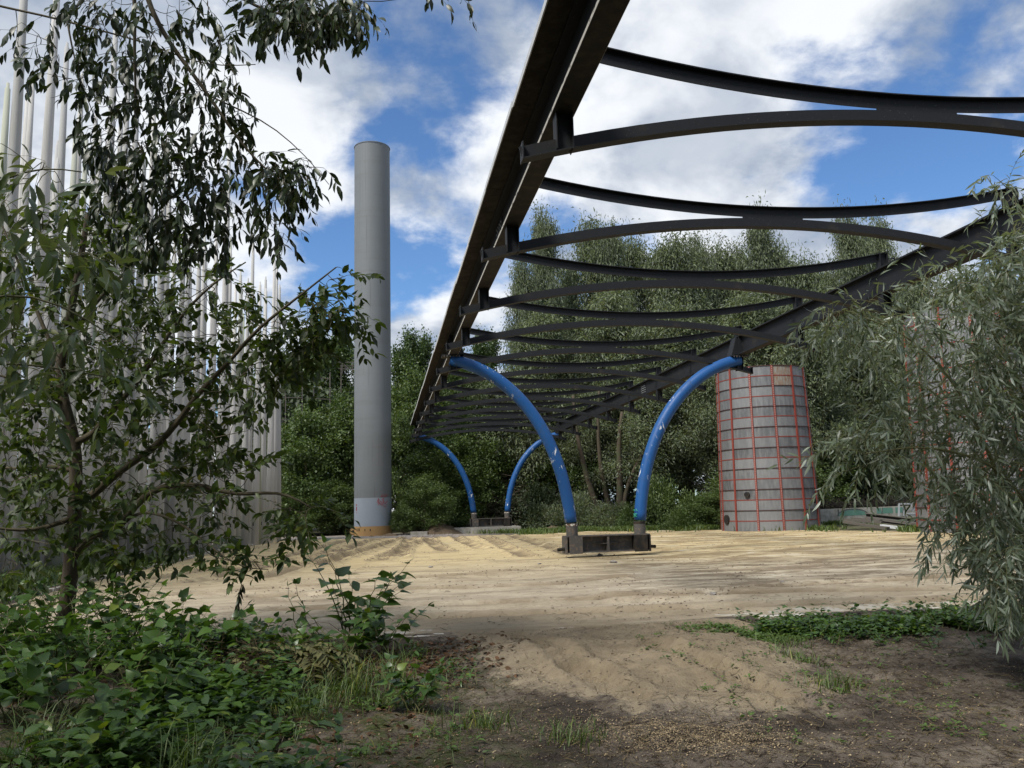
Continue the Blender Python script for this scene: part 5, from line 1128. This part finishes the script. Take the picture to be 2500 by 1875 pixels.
att = np.vstack([poly_sample([(2212, 470), (2130, 560), (2010, 590), (1960, 650), (1850, 640), (1770, 660), (1750, 710), (1830, 740), (1900, 800), (1960, 760), (2000, 860), (2000, 1000), (2010, 1100), (2030, 1150), (2120, 1170), (2230, 1200), (2300, 1000), (2300, 500)], 690, rg, 7.6, 9.4),
                 poly_sample([(2080, 560), (2300, 480), (2300, 1150), (2060, 1130), (2100, 850)], 330, rg, 7.4, 8.8), poly_sample([(1780, 960), (1900, 900), (2020, 930), (2000, 990), (1930, 1000), (1800, 1030)], 50, rg, 7.6, 8.2), poly_sample([(1880, 800), (1990, 830), (2000, 930), (1920, 900)], 26, rg, 8, 8.8), poly_sample([(2110, 370), (2212, 380), (2212, 450), (2150, 440)], 12, rg, 8.4, 8.9),
                 poly_sample([(2080, 1180), (2230, 1170), (2250, 1330), (2160, 1310), (2120, 1250), (2140, 1220)], 130, rg, 7.2, 8.6), poly_sample([(2020, 1130), (2130, 1160), (2130, 1210), (2020, 1160)], 16, rg, 7.8, 8.2)])
leafy_tree(wb, lim, rad, att, 'lance', M['leaf_willow'], .125, 1.0, 13, .40, rg, .28, 290, M['stem'], .0035, jit=.9, spread=.7, trunk_first=False)

# ------------------------------------------------------------------ knotweed plants
def knotweed(loc, h, nst, lsz, label, group, seed, spread=.25, tpl='heart', lean=(0, 0), mt='leaf_knot', name='knotweed_plant', per=10):
    g_ = np.random.default_rng(seed); t = thing(name, loc, label, 'plant', group); off = np.array(loc)
    LP, LD, LS = [], [], []
    for s in range(nst):
        a = g_.uniform(0, 6.28); d = np.array([math.cos(a)*spread+lean[0], math.sin(a)*spread+lean[1], 1.0]); d /= np.linalg.norm(d); P_ = [off+np.array([g_.normal(0, .05), g_.normal(0, .05), -.03])]; hh = h*g_.uniform(.65, 1.0); k_ = max(5, int(per*g_.uniform(.8, 1.1))); sd_ = norm(np.cross(d, g_.normal(0, 1, 3)))
        for k in range(k_):
            zg = .22*(1 if k % 2 else -1); d = d+np.array([lean[0]*.12, lean[1]*.12, -.05*k/k_])+np.array([math.cos(a), math.sin(a), 0])*.05; d /= np.linalg.norm(d); P_.append(P_[-1]+(d+sd_*zg)*hh/k_)
            if k > k_*.22:
                f = .55+.45*math.sin(math.pi*min(1, (k+1)/k_*.9)); LP.append(P_[-1]+0); LD.append(sd_*(1 if k % 2 else -1)+d*.35+np.array([0, 0, -.1])+g_.normal(0, .25, 3)); LS.append(lsz*f*g_.uniform(.75, 1.1))
        LP.append(P_[-1]); LD.append(d+np.array([0, 0, .2])); LS.append(lsz*.5)
        mb = MB(); mb.tube(np.array(P_), np.linspace(.007*h+.002, .002, len(P_)), 5); part('stem', mb, M['stem'], t)
    LP, LD, LS = np.array(LP), np.array(LD), np.array(LS)
    leaf_objects(LP, LD, LS, LS, tpl, M[mt], t, g_, .35)
    return t
def on_g(px_, py_):
    q = gnd(px_*K, py_*K, -.1); return (q[0], q[1], gz(q[0], q[1]))
knotweed(on_g(770, 1430), 1.45, 11, .215, 'tallest bright knotweed standing clear against the sand left of centre', None, 1, .22, lean=(.10, 0), per=11)
knotweed(on_g(840, 1440), .85, 9, .18, 'shorter knotweed just right of the tallest one', None, 2, .35)
knotweed(on_g(680, 1420), .95, 2, .15, 'thin knotweed shoot leaning left of the tallest one', None, 3, .2, lean=(-.4, 0), per=8)
knotweed(on_g(900, 1530), .6, 8, .14, 'knotweed at the right end of the weeds beside the dead leaves', None, 4, .35)
knotweed(on_g(1010, 1480), .34, 5, .09, 'low narrow leaved plant on the edge of the spilled sand', None, 5, .5, tpl='sallow', mt='leaf_knot', name='willowherb_plant')
knotweed(on_g(960, 1460), .30, 4, .09, 'second low narrow leaved plant beside the dead leaves', None, 6, .5, tpl='sallow', name='willowherb_plant')
knotweed(on_g(740, 1450), .9, 9, .18, 'dense low knotweed at the foot of the tallest one', None, 11, .45)
GK = 'knotweed plants crowding under the left tree'
kp = np.random.default_rng(44)
spots = [(60, 1430, .75), (120, 1440, .8), (200, 1430, .85), (260, 1440, .8), (330, 1440, .6), (400, 1440, .55), (460, 1440, .5), (20, 1480, .7), (100, 1500, .6), (180, 1500, .65), (290, 1500, .55), (370, 1480, .5), (520, 1440, .45), (590, 1440, .42), (640, 1440, .40), (50, 1560, .5), (150, 1570, .45), (240, 1580, .45), (-20, 1420, .8), (430, 1520, .3), (560, 1430, .45),
         (80, 1400, .95), (160, 1405, .9), (240, 1410, .85), (310, 1400, .75), (20, 1400, .9), (380, 1425, .6), (480, 1430, .5), (700, 1440, .4), (10, 1600, .4), (330, 1560, .4), (220, 1650, .35)]
for i, (x, y, h) in enumerate(spots):
    knotweed(on_g(x, y+25), h*1.3, int(kp.integers(5, 9)), kp.uniform(.15, .20), ('tall ' if h > .7 else 'mid height ' if h > .45 else 'low ')+'broad leaved knotweed '+('at the left edge below the cherry tree' if x < 60 else 'crowding round the trunk of the cherry tree' if x < 210 else 'between the cherry trunk and the dead stalk heap' if x < 420 else 'by the withered dark stalk' if x < 600 else 'left of the tallest knotweed'), GK, 100+i, .38, per=8)
for i, (x, y, h) in enumerate([(700, 1590, .30), (610, 1680, .28), (580, 1650, .22), (820, 1530, .18), (720, 1640, .2), (640, 1560, .16)]):
    knotweed(on_g(x, y), h, 1, .15, ['young upright dock with pale leaves on bare soil', 'large pale leaved seedling near the bottom edge', 'small pale seedling beside the bottom edge one', 'small seedling below the dead fern heap', 'seedling between the two pale docks', 'seedling under the hollow of the fern heap'][i], None, 300+i, .3, tpl='sallow', mt='leaf_weed', name='dock_plant', per=6)
GW = 'weeds along the chalky kerb at the right'
for i, (x, y, h) in enumerate([(1780, 1375, .35), (1860, 1370, .25), (1930, 1360, .30), (1990, 1355, .38), (2040, 1350, .42), (2090, 1350, .40), (2140, 1350, .42), (1900, 1385, .22), (2020, 1385, .3), (2100, 1385, .3), (2180, 1360, .4), (1820, 1385, .2)]):
    knotweed(on_g(x, y), h, 5, .085, 'bushy green weed growing along the near side of the chalky kerb', GW, 400+i, .55, tpl='oval', name='bramble_plant', per=8)

# dead fern and stalk heap
rg = np.random.default_rng(71)
q = gnd(560*K, 1490*K, -.1); brush_pile(q[0], q[1], q[2]-.02, .75, .45, .42, 520, 'heap of dead brown stalks among the weeds at the lower left', M['dead'], .55, .0035, 'stalk_heap', rg)
def frond(p0, d, L_, LP, LD, LS, rg):
    p = p0.copy(); pts = [p.copy()]
    for k in range(16):
        d = d+np.array([0, 0, -.10]); d = d/np.linalg.norm(d); p = p+d*L_/16; pts.append(p.copy()); s = norm(np.cross(d, [0, 0, 1.0])); w = math.sin(math.pi*(k+1)/17)*.10
        for sg in (-1, 1): LP.append(p.copy()); LD.append(s*sg+d*.4+rg.normal(0, .12, 3)); LS.append(w+.02)
    return np.array(pts)
ff = thing('dead_fern', (q[0]+.3, q[1]+.1, q[2]), 'wilted olive fern fronds drooping over the stalk heap', 'fern')
for i in range(16):
    a = rg.uniform(-.9, .9)+(.0 if i % 2 else -.3); LP, LD, LS = [], [], []; p0 = np.array([q[0]+rg.uniform(-.3, .6), q[1]+rg.uniform(-.2, .3), q[2]+rg.uniform(.25, .42)])
    pts = frond(p0, np.array([math.cos(a), math.sin(a)-.3, .25]), rg.uniform(.5, .9), LP, LD, LS, rg); mb = MB(); mb.tube(pts, .003, 4)
    fo = part('frond', mb, M['dead'], ff); me = leaves_mesh('leaflets', np.array(LP)-np.array(ff.location), np.array(LD), np.array(LS), np.array(LS)*1.0, 'oval', M['fern'] if 'fern' in M else M.setdefault('fern', leafmat('wilted_fern', (.06, .065, .025), (.14, .135, .055), .2, .7, .3)), rg, .3); lo_ = link('leaflets', me, fo); lo_['kind'] = 'stuff'
# drooping dead stalk standing against the sand
p0 = on_g(500, 1430); ds = thing('dead_stalk', p0, 'single dark withered stalk with hanging leaves standing against the sand', 'plant')
D0 = (np.array(p0)-CAM)@FWD; top = PX([(505*K, 1345*K), (515*K, 1300*K), (522*K, 1262*K), (528*K, 1275*K)], D0); mb = MB(); mb.tube(np.vstack([p0, top]), .006, 5); part('stem', mb, M['twig'], ds)
LP = np.array([top[0]+(top[2]-top[0])*t+rg.normal(0, .012, 3) for t in rg.random(34)]); leaf_objects(LP, np.tile([0, 0, -1.0], (34, 1))+rg.normal(0, .18, (34, 3)), np.full(34, .12), np.full(34, .10), 'sallow', M['leaf_hang'], ds, rg, .8)
